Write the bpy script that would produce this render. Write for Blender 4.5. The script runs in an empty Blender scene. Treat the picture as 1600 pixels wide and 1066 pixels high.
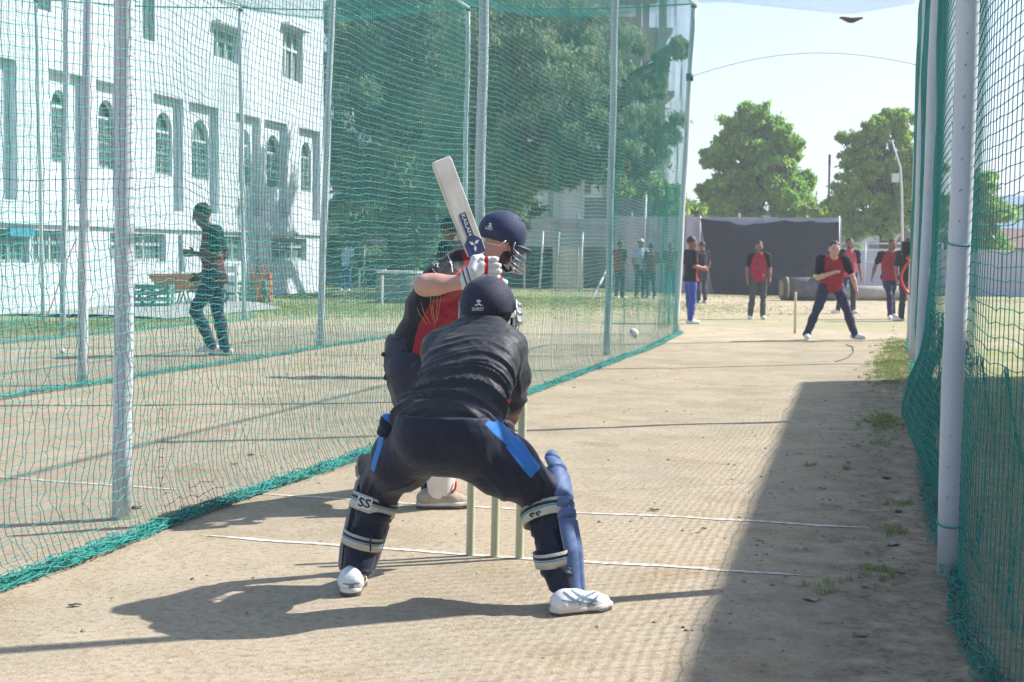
import bpy, math, random
import numpy as np
from mathutils import Vector, Matrix
from mathutils.bvhtree import BVHTree

random.seed(7); RNG = np.random.default_rng(11)
SC = bpy.context.scene
COL = SC.collection
R = math.radians

# ------------------------------------------------------------------ camera, light, exposure
CAM_H, FPX = 1.36, 2309.0
PITCH, ROLL = 3.4, 0.5
cam_d = bpy.data.cameras.new('camera'); cam = bpy.data.objects.new('camera', cam_d); COL.objects.link(cam)
cam_d.sensor_width = 36; cam_d.lens = 36*FPX/1600; cam_d.clip_start = .05; cam_d.clip_end = 3000
cam.location = (0, 0, CAM_H)
CAM_R = Matrix.Rotation(R(90-PITCH), 3, 'X') @ Matrix.Rotation(R(ROLL), 3, 'Z')
cam.rotation_euler = CAM_R.to_euler()
cam_d.dof.use_dof = True; cam_d.dof.focus_distance = 6.6; cam_d.dof.aperture_fstop = 9.0
SC.camera = cam

SUN_EL = 41.0; SUN_AZ = (.936, .352)                 # towards the sun, on the ground plane
world = bpy.data.worlds.new('World'); SC.world = world; world.use_nodes = True
wn = world.node_tree.nodes; wl = world.node_tree.links
bg = wn['Background']; sky = wn.new('ShaderNodeTexSky'); sky.sky_type = 'NISHITA'; sky.sun_disc = False
sky.sun_elevation = R(SUN_EL); sky.sun_rotation = math.atan2(SUN_AZ[0], SUN_AZ[1])
sky.air_density = 1.0; sky.dust_density = 2.0; sky.ozone_density = 2.5; sky.altitude = 200
# thin haze evens the sky out: the same soft compression in every direction
va = wn.new('ShaderNodeVectorMath'); va.operation = 'MULTIPLY_ADD'; va.inputs[1].default_value = (.16, .16, .16); va.inputs[2].default_value = (1, 1, 1); wl.new(sky.outputs[0], va.inputs[0])
vd = wn.new('ShaderNodeVectorMath'); vd.operation = 'DIVIDE'; wl.new(sky.outputs[0], vd.inputs[0]); wl.new(va.outputs[0], vd.inputs[1])
vt = wn.new('ShaderNodeVectorMath'); vt.operation = 'MULTIPLY'; vt.inputs[1].default_value = (.95, .96, 1.07); wl.new(vd.outputs[0], vt.inputs[0])
wl.new(vt.outputs[0], bg.inputs[0]); bg.inputs[1].default_value = .15
sun_d = bpy.data.lights.new('sun', 'SUN'); sun = bpy.data.objects.new('sun', sun_d); COL.objects.link(sun)
sun_d.energy = 3.5; sun_d.angle = R(.55); sun_d.color = (1, .975, .945)
sv = Vector((SUN_AZ[0]*math.cos(R(SUN_EL)), SUN_AZ[1]*math.cos(R(SUN_EL)), math.sin(R(SUN_EL))))
sun.rotation_euler = sv.to_track_quat('Z', 'Y').to_euler()
sun.location = sv*60
SC.view_settings.view_transform = 'Standard'; SC.view_settings.look = 'None'
SC.view_settings.exposure = 1.4; SC.view_settings.gamma = 1; SC.view_settings.use_curve_mapping = False
SC.render.engine = 'CYCLES'
SC.cycles.max_bounces = 6; SC.cycles.diffuse_bounces = 3; SC.cycles.glossy_bounces = 2
SC.cycles.transmission_bounces = 4; SC.cycles.volume_bounces = 0; SC.cycles.use_denoising = True
SC.cycles.caustics_reflective = False; SC.cycles.caustics_refractive = False

# ------------------------------------------------------------------ coordinates
LU = Vector((.252, .968)); LN = Vector((.968, -.252))       # along the lane, to its right
C0 = Vector((-.07, 6.58))                                   # foot of the middle stump
def smooth(x): x = np.clip(x, 0, 1); return x*x*(3-2*x)
def rise(s): return .10*smooth((-np.asarray(s)-2.3)/5.0)    # the ground lifts a little to the left
def st(x, y): return ((x-C0.x)*LN.x+(y-C0.y)*LN.y, (x-C0.x)*LU.x+(y-C0.y)*LU.y)
def gz(x, y): return float(rise(st(x, y)[0]))
def L(s, t, z=0.0, onground=True):                          # lane coordinates to world
    x = C0.x+s*LN.x+t*LU.x; y = C0.y+s*LN.y+t*LU.y
    return Vector((x, y, z+(float(rise(s)) if onground else 0)))
def ray(px, py):
    v = CAM_R @ Vector((px-800, -(py-533), -FPX)); return v/v.y
def P(px, py, depth): return Vector((0, 0, CAM_H)) + ray(px, py)*depth
def G(px, py):                                              # a point on the ground
    r = ray(px, py); d = -CAM_H/r.z
    for _ in range(8):
        q = Vector((0, 0, CAM_H))+r*d; d = (gz(q.x, q.y)-CAM_H)/r.z
    q = Vector((0, 0, CAM_H))+r*d; return q

# ------------------------------------------------------------------ object helpers
def link(o, parent=None):
    COL.objects.link(o)
    if parent is not None: o.parent = parent
    return o
def tag(o, label=None, cat=None, group=None, kind=None):
    if label: o['label'] = label
    if cat: o['category'] = cat
    if group: o['group'] = group
    if kind: o['kind'] = kind
    return o
def empty(name, loc=(0, 0, 0), rz=0, **k):
    o = bpy.data.objects.new(name, None); o.location = loc; o.rotation_euler = (0, 0, rz); o.empty_display_size = .1
    link(o); return tag(o, **k)
def np_mesh(name, V, Fc, mats, fm=None, smooth_=True, attrs=None):
    V = np.asarray(V, np.float32); Fc = np.asarray(Fc, np.int32)
    me = bpy.data.meshes.new(name); n = Fc.shape[1]
    me.vertices.add(len(V)); me.vertices.foreach_set('co', V.ravel())
    me.loops.add(Fc.size); me.loops.foreach_set('vertex_index', Fc.ravel())
    me.polygons.add(len(Fc)); me.polygons.foreach_set('loop_start', np.arange(0, Fc.size, n, dtype=np.int32))
    me.polygons.foreach_set('loop_total', np.full(len(Fc), n, np.int32))
    for m in (mats if isinstance(mats, (list, tuple)) else [mats]): me.materials.append(m)
    if fm is not None: me.polygons.foreach_set('material_index', np.asarray(fm, np.int32))
    me.update(calc_edges=True)
    me.polygons.foreach_set('use_smooth', np.full(len(Fc), smooth_))
    for k, a in (attrs or {}).items():
        at = me.attributes.new(k, 'FLOAT', 'POINT'); at.data.foreach_set('value', np.asarray(a, np.float32))
    return me
def obj(name, me, parent=None, loc=None):
    o = bpy.data.objects.new(name, me)
    if loc is not None: o.location = loc
    return link(o, parent)

class MB:                                                   # gathers simple shapes into ONE mesh
    def __init__(s): s.v = []; s.f = []; s.m = []; s.mi = 0
    def add(s, vs, fs):
        b = len(s.v); s.v += [tuple(v) for v in vs]; s.f += [tuple(b+i for i in f) for f in fs]; s.m += [s.mi]*len(fs); return s
    def box(s, c, d, ax=None):                              # centre, full sizes, optional axes
        X, Y, Z = ax or (Vector((1, 0, 0)), Vector((0, 1, 0)), Vector((0, 0, 1)))
        c = Vector(c); h = [k/2 for k in d]
        vs = [c+X*(a*h[0])+Y*(b*h[1])+Z*(e*h[2]) for e in (-1, 1) for b in (-1, 1) for a in (-1, 1)]
        return s.add(vs, [(0, 2, 3, 1), (4, 5, 7, 6), (0, 1, 5, 4), (2, 6, 7, 3), (0, 4, 6, 2), (1, 3, 7, 5)])
    def quad(s, a, b, c, d): return s.add([a, b, c, d], [(0, 1, 2, 3)])
    def tube(s, pts, r, n=8, cap=True):
        pts = [Vector(p) for p in pts]; rs = r if isinstance(r, (list, tuple)) else [r]*len(pts)
        vs = []; up = Vector((0, 0, 1)); ref = None
        for i, p in enumerate(pts):
            d = (pts[min(i+1, len(pts)-1)]-pts[max(i-1, 0)]).normalized()
            if ref is None: ref = d.cross(up) if abs(d.dot(up)) < .95 else d.cross(Vector((0, 1, 0)))
            ref = (ref-d*ref.dot(d)).normalized(); b = d.cross(ref)
            vs += [p+(ref*math.cos(2*math.pi*k/n)+b*math.sin(2*math.pi*k/n))*rs[i] for k in range(n)]
        fs = [(i*n+k, i*n+(k+1) % n, (i+1)*n+(k+1) % n, (i+1)*n+k) for i in range(len(pts)-1) for k in range(n)]
        if cap: fs += [tuple(reversed(range(n))), tuple((len(pts)-1)*n+k for k in range(n))]
        return s.add(vs, fs)
    def build(s, name, mats, parent=None, smooth_=False, loc=None, bevel=0):
        me = bpy.data.meshes.new(name); me.from_pydata(s.v, [], s.f); me.update()
        for m in (mats if isinstance(mats, (list, tuple)) else [mats]): me.materials.append(m)
        me.polygons.foreach_set('material_index', s.m)
        me.polygons.foreach_set('use_smooth', [smooth_]*len(s.f)); me.update()
        o = obj(name, me, parent, loc)
        if bevel:
            b = o.modifiers.new('bevel', 'BEVEL'); b.width = bevel; b.segments = 2; b.limit_method = 'ANGLE'
        return o

# ------------------------------------------------------------------ materials
def mat(name, col, col2=None, rough=.7, scale=8, bump=0, bscale=60, detail=4, metal=0, sheen=0, contrast=(.35, .65), trans=0, spec=.4, stretch=None, alpha=None, coat=0):
    m = bpy.data.materials.new(name); m.use_nodes = True; nt = m.node_tree; N = nt.nodes; K = nt.links
    b = N['Principled BSDF']; b.inputs['Roughness'].default_value = rough; b.inputs['Metallic'].default_value = metal
    b.inputs['Specular IOR Level'].default_value = spec
    if sheen: b.inputs['Sheen Weight'].default_value = sheen*.3; b.inputs['Sheen Roughness'].default_value = .5
    if coat: b.inputs['Coat Weight'].default_value = coat
    tc = N.new('ShaderNodeTexCoord'); vec = tc.outputs['Object']
    if stretch:
        mp = N.new('ShaderNodeMapping'); mp.inputs['Scale'].default_value = stretch; K.new(vec, mp.inputs[0]); vec = mp.outputs[0]
    if col2 is None: b.inputs['Base Color'].default_value = (*col, 1)
    else:
        no = N.new('ShaderNodeTexNoise'); no.inputs['Scale'].default_value = scale; no.inputs['Detail'].default_value = detail; K.new(vec, no.inputs[0])
        cr = N.new('ShaderNodeValToRGB'); cr.color_ramp.elements[0].position, cr.color_ramp.elements[1].position = contrast
        cr.color_ramp.elements[0].color = (*col, 1); cr.color_ramp.elements[1].color = (*col2, 1)
        K.new(no.outputs[0], cr.inputs[0]); K.new(cr.outputs[0], b.inputs['Base Color'])
    if bump:
        n2 = N.new('ShaderNodeTexNoise'); n2.inputs['Scale'].default_value = bscale; n2.inputs['Detail'].default_value = 5; K.new(vec, n2.inputs[0])
        bp = N.new('ShaderNodeBump'); bp.inputs['Strength'].default_value = bump; bp.inputs['Distance'].default_value = .01
        K.new(n2.outputs[0], bp.inputs['Height']); K.new(bp.outputs[0], b.inputs['Normal'])
    if trans:
        tr = N.new('ShaderNodeBsdfTranslucent'); mx = N.new('ShaderNodeMixShader'); mx.inputs[0].default_value = trans
        src = b.inputs['Base Color']
        if src.is_linked: K.new(src.links[0].from_socket, tr.inputs[0])
        else: tr.inputs[0].default_value = (*col, 1)
        K.new(b.outputs[0], mx.inputs[1]); K.new(tr.outputs[0], mx.inputs[2]); K.new(mx.outputs[0], N['Material Output'].inputs[0])
    return m
def mat_mask(name, colA, colB, rough=.75, attr='mask', w=.0015, sheen=.06, bump=.15, colC=None, attr2='mask2', bscale=90):
    """two cloths joined at a seam: colB where the signed distance attribute is above zero"""
    m = mat(name, colA, tuple(c*.8 for c in colA), rough=rough, spec=.18, scale=25, bump=bump, bscale=bscale, sheen=sheen)
    N = m.node_tree.nodes; K = m.node_tree.links; b = N['Principled BSDF']; src = b.inputs['Base Color'].links[0].from_socket
    for a_, c_ in ((attr, colB), (attr2, colC)):
        if c_ is None: continue
        at = N.new('ShaderNodeAttribute'); at.attribute_name = a_
        mr = N.new('ShaderNodeMapRange'); mr.inputs[1].default_value = -w; mr.inputs[2].default_value = w; K.new(at.outputs['Fac'], mr.inputs[0])
        mx = N.new('ShaderNodeMix'); mx.data_type = 'RGBA'; K.new(mr.outputs[0], mx.inputs[0]); K.new(src, mx.inputs[6]); mx.inputs[7].default_value = (*c_, 1)
        src = mx.outputs[2]
    K.new(src, b.inputs['Base Color']); return m

M = {}
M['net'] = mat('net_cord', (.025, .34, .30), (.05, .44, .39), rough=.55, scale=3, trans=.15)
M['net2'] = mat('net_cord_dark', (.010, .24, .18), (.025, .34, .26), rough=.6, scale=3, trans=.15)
M['post'] = mat('post_paint', (.52, .54, .57), (.64, .65, .67), rough=.45, scale=5, bump=.15, bscale=30, stretch=(1, 1, .3), contrast=(.3, .7))
M['post_mark'] = mat('post_band', (.03, .035, .04), rough=.6)
M['chalk'] = mat('chalk', (.72, .70, .65), (.47, .39, .28), rough=.95, scale=30, detail=8, contrast=(.38, .60))
M['wood'] = mat('stump_wood', (.56, .58, .40), (.44, .46, .30), rough=.6, scale=9, stretch=(1, 1, .12), bump=.3, bscale=40)
M['skin_a'] = mat('skin_fair_brown', (.62, .35, .28), (.56, .30, .235), rough=.5, scale=12, bump=.1, bscale=160)
M['skin_b'] = mat('skin_brown', (.17, .078, .046), (.14, .06, .036), rough=.48, scale=12, bump=.1, bscale=160)
M['skin_c'] = mat('skin_mid', (.27, .13, .085), (.22, .10, .065), rough=.5, scale=12)
M['hair'] = mat('hair', (.012, .010, .010), (.03, .026, .024), rough=.5, scale=60, bump=.6, bscale=120)
M['white'] = mat('white_leather', (.74, .74, .72), (.66, .655, .63), rough=.5, scale=14, bump=.12, bscale=50)
M['sole'] = mat('shoe_sole', (.66, .64, .58), (.54, .51, .45), rough=.7, scale=20)
M['soledark'] = mat('shoe_outsole', (.09, .085, .08), rough=.8)
M['steel'] = mat('steel_wire', (.55, .56, .58), rough=.35, metal=.8)
M['black'] = mat('black_plastic', (.012, .012, .014), rough=.45)
M['eye'] = mat('eye_dark', (.01, .008, .008), rough=.3)

# ------------------------------------------------------------------ numpy noise and implicit surfaces
_H = np.random.default_rng(3).random(65536).astype(np.float32)
def vnoise(p):
    p = np.asarray(p, np.float32); i = np.floor(p).astype(np.int64); f = p-i; f = f*f*(3-2*f); out = 0
    for dx in (0, 1):
        for dy in (0, 1):
            for dz in (0, 1):
                h = ((i[..., 0]+dx)*73856093 ^ (i[..., 1]+dy)*19349663 ^ (i[..., 2]+dz)*83492791) & 65535
                w = (f[..., 0] if dx else 1-f[..., 0])*(f[..., 1] if dy else 1-f[..., 1])*(f[..., 2] if dz else 1-f[..., 2])
                out = out+_H[h]*w
    return out*2-1
def fbm(p, o=3):
    p = np.asarray(p, np.float32); a = 1; s = 0
    for k in range(o): s = s+a*vnoise(p*(2**k)+k*17.3); a *= .5
    return s

class Field:
    """a smooth union of tapered limbs and ellipsoids, meshed as one continuous surface"""
    def __init__(s, lo, hi, h):
        s.lo = np.array(lo, np.float32); s.h = h; s.n = np.ceil((np.array(hi)-s.lo)/h).astype(int)+1
        s.F = np.full(s.n, .25, np.float32)
    def _box(s, lo, hi):
        a = np.clip(np.floor((np.array(lo)-s.lo)/s.h).astype(int), 0, s.n); b = np.clip(np.ceil((np.array(hi)-s.lo)/s.h).astype(int)+1, 0, s.n)
        if (b <= a).any(): return None
        g = [s.lo[i]+s.h*np.arange(a[i], b[i], dtype=np.float32) for i in range(3)]
        X = np.stack(np.meshgrid(*g, indexing='ij'), -1); return (slice(a[0], b[0]), slice(a[1], b[1]), slice(a[2], b[2])), X
    def _mix(s, sl, d, k):
        o = s.F[sl]
        if k > 0: h = np.clip(.5+.5*(o-d)/k, 0, 1); s.F[sl] = o*(1-h)+d*h-k*h*(1-h)
        else: s.F[sl] = np.minimum(o, d)
    def cone(s, a, b, ra, rb, k=.03, flat=None):
        """flat=(direction, factor) squashes the section along a direction"""
        a = np.array(a, np.float32); b = np.array(b, np.float32); m = max(ra, rb)+k+.02
        q = s._box(np.minimum(a, b)-m, np.maximum(a, b)+m)
        if q is None: return s
        sl, X = q; d = b-a; t = np.clip(((X-a)@d)/max(float(d@d), 1e-9), 0, 1)
        e = X-(a+t[..., None]*d)
        if flat is not None:
            w = np.array(flat[0], np.float32); w /= np.linalg.norm(w); c = e@w; e = e+(c*(1/flat[1]-1))[..., None]*w
        s._mix(sl, np.linalg.norm(e, axis=-1)-(ra+t*(rb-ra)), k); return s
    def chain(s, pts, rs, k=.03, flat=None):
        for i in range(len(pts)-1): s.cone(pts[i], pts[i+1], rs[i], rs[i+1], k, flat)
        return s
    def ell(s, c, r, ax=None, k=.03, cut=None):
        c = np.array(c, np.float32); r = np.array(r, np.float32); m = float(r.max())+k+.02
        q = s._box(c-m, c+m)
        if q is None: return s
        sl, X = q; e = X-c
        A = np.array([list(v) for v in ax], np.float32) if ax is not None else np.eye(3, dtype=np.float32)
        e = e@A.T; kk = np.linalg.norm(e/r, axis=-1); k2 = np.linalg.norm(e/(r*r), axis=-1)
        d = kk*(kk-1)/np.maximum(k2, 1e-6)
        if cut is not None:
            for (p0, nrm) in cut: d = np.maximum(d, (X-np.array(p0, np.float32))@np.array(nrm, np.float32))
        s._mix(sl, d, k); return s
    def loft(s, a, b, right, st_, k=.03):
        """elliptical body from a to b; st_ = list of (u, half width, half depth, forward offset)"""
        a = np.array(a, np.float32); b = np.array(b, np.float32); d = b-a; ln = float(np.linalg.norm(d)); d = d/ln
        r = np.array(right, np.float32); r = r-d*(r@d); r /= np.linalg.norm(r); f = np.cross(d, r)
        S_ = np.array(st_, np.float32); m = S_[:, 1:3].max()+.08
        q = s._box(np.minimum(a, b)-m, np.maximum(a, b)+m)
        if q is None: return s
        sl, X = q; e = X-a; u = e@d/ln; uc = np.clip(u, S_[0, 0], S_[-1, 0])
        A = np.interp(uc, S_[:, 0], S_[:, 1]); B = np.interp(uc, S_[:, 0], S_[:, 2]); O = np.interp(uc, S_[:, 0], S_[:, 3])
        x = e@r; y = e@f-O; z = (u-uc)*ln
        c = np.minimum(A, B); rad = np.sqrt((x/A)**2+(y/B)**2+(z/np.maximum(c*.8, .01))**2)
        s._mix(sl, ((rad-1)*c).astype(np.float32), k); return s
    def cutp(s, p0, nrm, k=0):
        g = [s.lo[i]+s.h*np.arange(s.n[i], dtype=np.float32) for i in range(3)]
        nrm = np.array(nrm, np.float32); p0 = np.array(p0, np.float32)
        d = ((g[0]-p0[0])*nrm[0])[:, None, None]+((g[1]-p0[1])*nrm[1])[None, :, None]+((g[2]-p0[2])*nrm[2])[None, None, :]
        s.F = np.maximum(s.F, d); return s
    def mesh(s, name, mats, disp=None, mask=None, mask2=None, fm=None, smooth_it=1):
        F = s.F; F[0] = F[-1] = .1; F[:, 0] = F[:, -1] = .1; F[:, :, 0] = F[:, :, -1] = .1
        S = F < 0; nx, ny, nz = F.shape
        cnt = np.zeros((nx-1, ny-1, nz-1), np.int8)
        for i in (0, 1):
            for j in (0, 1):
                for k in (0, 1): cnt += S[i:nx-1+i, j:ny-1+j, k:nz-1+k]
        mix = (cnt > 0) & (cnt < 8); I = np.argwhere(mix); idx = np.full(mix.shape, -1, np.int32); idx[mix] = np.arange(len(I))
        pos = np.zeros((len(I), 3), np.float32); num = np.zeros(len(I), np.float32)
        cs = [(i, j, k) for i in (0, 1) for j in (0, 1) for k in (0, 1)]
        val = {c: F[I[:, 0]+c[0], I[:, 1]+c[1], I[:, 2]+c[2]] for c in cs}
        for a in cs:
            for ax in range(3):
                if a[ax]: continue
                b = list(a); b[ax] = 1; b = tuple(b); fa, fb = val[a], val[b]; cr = (fa < 0) != (fb < 0)
                t = np.where(cr, fa/np.where(cr, fa-fb, 1), 0); p = np.array(a, np.float32)+t[:, None]*(np.array(b)-np.array(a))
                pos[cr] += p[cr]; num[cr] += 1
        V = s.lo+s.h*(I+pos/num[:, None])
        Q = []
        for ax in range(3):
            o = [o_ for o_ in range(3) if o_ != ax]
            sa = [slice(None)]*3; sb = [slice(None)]*3; sa[ax] = slice(0, -1); sb[ax] = slice(1, None)
            A, B = S[tuple(sa)], S[tuple(sb)]; E = np.argwhere(A != B)
            E = E[(E[:, o[0]] > 0) & (E[:, o[1]] > 0) & (E[:, o[0]] < F.shape[o[0]]-1) & (E[:, o[1]] < F.shape[o[1]]-1)]
            inn = A[E[:, 0], E[:, 1], E[:, 2]]
            def cell(d0, d1):
                e = E.copy(); e[:, o[0]] -= d0; e[:, o[1]] -= d1; return idx[e[:, 0], e[:, 1], e[:, 2]]
            q = np.stack([cell(1, 1), cell(0, 1), cell(0, 0), cell(1, 0)], 1)
            if ax == 1: inn = ~inn
            q[~inn] = q[~inn][:, ::-1]; Q.append(q)
        Q = np.concatenate(Q)
        for _ in range(smooth_it):
            acc = np.zeros_like(V); c = np.zeros(len(V), np.float32)
            for a, b in ((0, 1), (1, 2), (2, 3), (3, 0)):
                np.add.at(acc, Q[:, a], V[Q[:, b]]); np.add.at(c, Q[:, a], 1)
            V = V*.5+.5*acc/c[:, None]
        attrs = {}
        if mask is not None: attrs['mask'] = mask(V)
        if mask2 is not None: attrs['mask2'] = mask2(V)
        if disp is not None:
            n = np.cross(V[Q[:, 1]]-V[Q[:, 0]], V[Q[:, 3]]-V[Q[:, 0]]); vn = np.zeros_like(V)
            for a in range(4): np.add.at(vn, Q[:, a], n)
            vn /= np.maximum(np.linalg.norm(vn, axis=1), 1e-9)[:, None]; V = V+vn*disp(V, vn)[:, None]
        f = fm(V[Q].mean(1)) if fm is not None else None
        return np_mesh(name, V, Q, mats, f, True, attrs)

def V3(a): return Vector(a)
def lerp(a, b, t): return Vector(a)+(Vector(b)-Vector(a))*t
# ------------------------------------------------------------------ ground
def ground_mat():
    m = bpy.data.materials.new('pitch_soil'); m.use_nodes = True; nt = m.node_tree; N = nt.nodes; K = nt.links; b = N['Principled BSDF']
    b.inputs['Roughness'].default_value = .95; b.inputs['Specular IOR Level'].default_value = .15
    tc = N.new('ShaderNodeTexCoord'); mp = N.new('ShaderNodeMapping'); mp.inputs['Rotation'].default_value = (0, 0, R(14.6)); mp.inputs['Location'].default_value = (1.726, -6.35, 0)
    K.new(tc.outputs['Object'], mp.inputs[0]); V = mp.outputs[0]
    sp = N.new('ShaderNodeSeparateXYZ'); K.new(V, sp.inputs[0]); S_, T_ = sp.outputs[0], sp.outputs[1]
    def noise(sc, det=4, rough=.55, vec=V, stretch=None):
        n = N.new('ShaderNodeTexNoise'); n.inputs['Scale'].default_value = sc; n.inputs['Detail'].default_value = det; n.inputs['Roughness'].default_value = rough
        if stretch:
            q = N.new('ShaderNodeMapping'); q.inputs['Scale'].default_value = stretch; K.new(vec, q.inputs[0]); vec = q.outputs[0]
        K.new(vec, n.inputs[0]); return n.outputs[0]
    def mth(op, a, b_=None, c=None):
        n = N.new('ShaderNodeMath'); n.operation = op
        for i, v in enumerate((a, b_, c)):
            if v is None: continue
            if isinstance(v, (int, float)): n.inputs[i].default_value = v
            else: K.new(v, n.inputs[i])
        return n.outputs[0]
    def rng(v, a, b_, lo=0, hi=1):
        n = N.new('ShaderNodeMapRange'); n.interpolation_type = 'SMOOTHSTEP'
        n.inputs[1].default_value = a; n.inputs[2].default_value = b_; n.inputs[3].default_value = lo; n.inputs[4].default_value = hi; K.new(v, n.inputs[0]); return n.outputs[0]
    def mixc(f, a, b_):
        n = N.new('ShaderNodeMix'); n.data_type = 'RGBA'
        if isinstance(f, (int, float)): n.inputs[0].default_value = f
        else: K.new(f, n.inputs[0])
        for i, v in ((6, a), (7, b_)):
            if isinstance(v, tuple): n.inputs[i].default_value = (*v, 1)
            else: K.new(v, n.inputs[i])
        return n.outputs[2]
    big, med, fin, gr = noise(.55, 4), noise(3.2, 5, .6), noise(26, 6, .7), noise(170, 3, .8)
    sand = mixc(rng(big, .35, .65), (.48, .385, .265), (.41, .345, .245))
    sand = mixc(rng(noise(.9, 6, .7), .50, .66, 0, .5), sand, (.33, .26, .17))
    sand = mixc(rng(med, .38, .68, 0, .55), sand, (.54, .45, .33))
    sand = mixc(rng(fin, .46, .70, 0, .8), sand, (.28, .195, .11))
    sand = mixc(rng(gr, .50, .74, 0, .75), sand, (.20, .145, .09))
    sand = mixc(rng(noise(120, 3, .8), .54, .72, 0, .7), sand, (.68, .59, .45))
    sand = mixc(mth('MULTIPLY', rng(noise(1.7, 6, .65), .52, .68), rng(noise(55, 4, .75), .38, .6)), sand, (.33, .235, .135))
    # sparse rolled-in dry grass, faint green, in the middle of the lane
    gm = mth('MULTIPLY', rng(noise(1.1, 5, .6), .42, .62), rng(noise(75, 3, .8), .42, .62))
    gm = mth('MULTIPLY', gm, mth('MULTIPLY', rng(T_, 1, 6), .50))
    sand = mixc(gm, sand, (.20, .20, .09))
    # bare dark earth along the right hand net
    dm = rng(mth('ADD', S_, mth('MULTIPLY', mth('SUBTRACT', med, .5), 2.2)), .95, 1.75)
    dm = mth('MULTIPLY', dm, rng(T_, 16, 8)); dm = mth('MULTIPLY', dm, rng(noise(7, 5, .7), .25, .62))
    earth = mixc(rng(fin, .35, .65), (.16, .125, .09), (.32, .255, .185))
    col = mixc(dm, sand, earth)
    # lawn behind and beside the lanes
    edge = noise(.35, 5, .65)
    lawn = mth('MULTIPLY', rng(mth('ADD', T_, mth('MULTIPLY', edge, 9)), 22, 27), rng(mth('ADD', S_, mth('MULTIPLY', edge, 7)), 1, -4))
    lawn2 = mth('MULTIPLY', rng(mth('ADD', S_, mth('MULTIPLY', edge, 2.4)), -8.2, -9.6), rng(mth('ADD', T_, mth('MULTIPLY', med, 4)), 11, 14))
    lawn3 = mth('MULTIPLY', rng(mth('ADD', S_, mth('MULTIPLY', med, 1.2)), 2.3, 3.4), rng(edge, .35, .55, .35, 1))
    band = mth('MULTIPLY', mth('MULTIPLY', rng(mth('ADD', T_, mth('MULTIPLY', edge, 5)), 23, 25), rng(mth('ADD', T_, mth('MULTIPLY', edge, 5)), 32, 28)), .55)
    lw = mth('MAXIMUM', mth('MAXIMUM', lawn, lawn2), mth('MAXIMUM', lawn3, band))
    far = rng(T_, 48, 60); lw = mth('MAXIMUM', lw, mth('MULTIPLY', far, .8))
    lw = mth('MULTIPLY', lw, rng(mth('ADD', noise(9, 6, .75), mth('MULTIPLY', edge, .35)), .50, .72, .12, .85))
    green = mixc(rng(noise(1.3, 5, .6), .35, .65), (.22, .27, .085), (.36, .35, .17))
    green = mixc(rng(noise(60, 3, .8), .45, .65, 0, .6), green, (.09, .13, .03))
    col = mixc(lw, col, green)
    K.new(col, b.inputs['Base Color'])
    h = mth('ADD', mth('MULTIPLY', fin, .55), mth('ADD', mth('MULTIPLY', gr, .35), mth('MULTIPLY', noise(60, 4, .8), .5)))
    bp = N.new('ShaderNodeBump'); bp.inputs['Strength'].default_value = .75; bp.inputs['Distance'].default_value = .012
    K.new(h, bp.inputs['Height']); K.new(bp.outputs[0], b.inputs['Normal']); return m
M['ground'] = ground_mat()

def ground():
    def axis(pts): return np.concatenate([np.linspace(a, b, n, endpoint=False) for a, b, n in pts])
    ss = axis([(-420, -60, 14), (-60, -9, 40), (-9, 3.2, 160), (3.2, 12, 30), (12, 90, 20), (90, 421, 10)])
    tt = axis([(-60, -3, 12), (-3, 9, 200), (9, 22, 100), (22, 60, 50), (60, 431, 30)])
    S_, T_ = np.meshgrid(ss, tt, indexing='ij')
    Z = rise(S_)
    near = smooth((26-T_)/8)*smooth((T_+4)/2)
    n = fbm(np.stack([S_*1.3, T_*1.3, S_*0], -1), 3)*.006+fbm(np.stack([S_*7, T_*7, S_*0+5], -1), 2)*.0018
    edge = smooth((S_-1.2)/.6)*smooth((2.6-S_)/.3)
    n = n+edge*fbm(np.stack([S_*5, T_*5, S_*0+9], -1), 3)*.014
    Z = Z+n*near
    X = C0.x+S_*LN.x+T_*LU.x; Y = C0.y+S_*LN.y+T_*LU.y
    V = np.stack([X, Y, Z], -1).reshape(-1, 3); nx, ny = S_.shape; I = np.arange(nx*ny).reshape(nx, ny)
    Fc = np.stack([I[:-1, :-1], I[1:, :-1], I[1:, 1:], I[:-1, 1:]], -1).reshape(-1, 4)
    me = np_mesh('ground', V, Fc, M['ground']); o = obj('ground', me); tag(o, 'sandy practice pitch and ground with worn grass', kind='structure')
    return o
GROUND = ground()
_bvh_g = BVHTree.FromPolygons([v.co for v in GROUND.data.vertices], [p.vertices[:] for p in GROUND.data.polygons])
def gh(x, y):
    h = _bvh_g.ray_cast(Vector((x, y, 3)), Vector((0, 0, -1))); return h[0].z if h[0] else 0.0

# chalk lines: thin uneven strips lying on the soil
def chalk(name, a, b, w, label, group=None):
    a = Vector(a); b = Vector(b); d = (b-a); n = max(8, int(d.length/.04)); nn = Vector((-d.y, d.x, 0)).normalized(); v = []; f = []
    for i in range(n+1):
        p = lerp(a, b, i/n); wob = .004*math.sin(i*.09)+.002*math.sin(i*.23+1); ww = w*(.62+.05*RNG.standard_normal())
        if i < 6: ww *= (i+1)/7
        if i > n-6: ww *= (n-i+1)/7
        for sgn in (-1, 0, 1):
            q = p+nn*(wob+sgn*ww); v.append((q.x, q.y, gh(q.x, q.y)+.003))
    for i in range(n):
        for k in (0, 1): f.append((i*3+k, i*3+k+1, (i+1)*3+k+1, (i+1)*3+k))
    me = bpy.data.meshes.new(name); me.from_pydata(v, [], f); me.materials.append(M['chalk']); o = obj(name, me)
    tag(o, label, kind='structure'); return o
chalk('bowling_crease', L(-1.46, .03), L(1.42, -.02), .036, 'white chalk bowling crease through the stumps')
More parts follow.
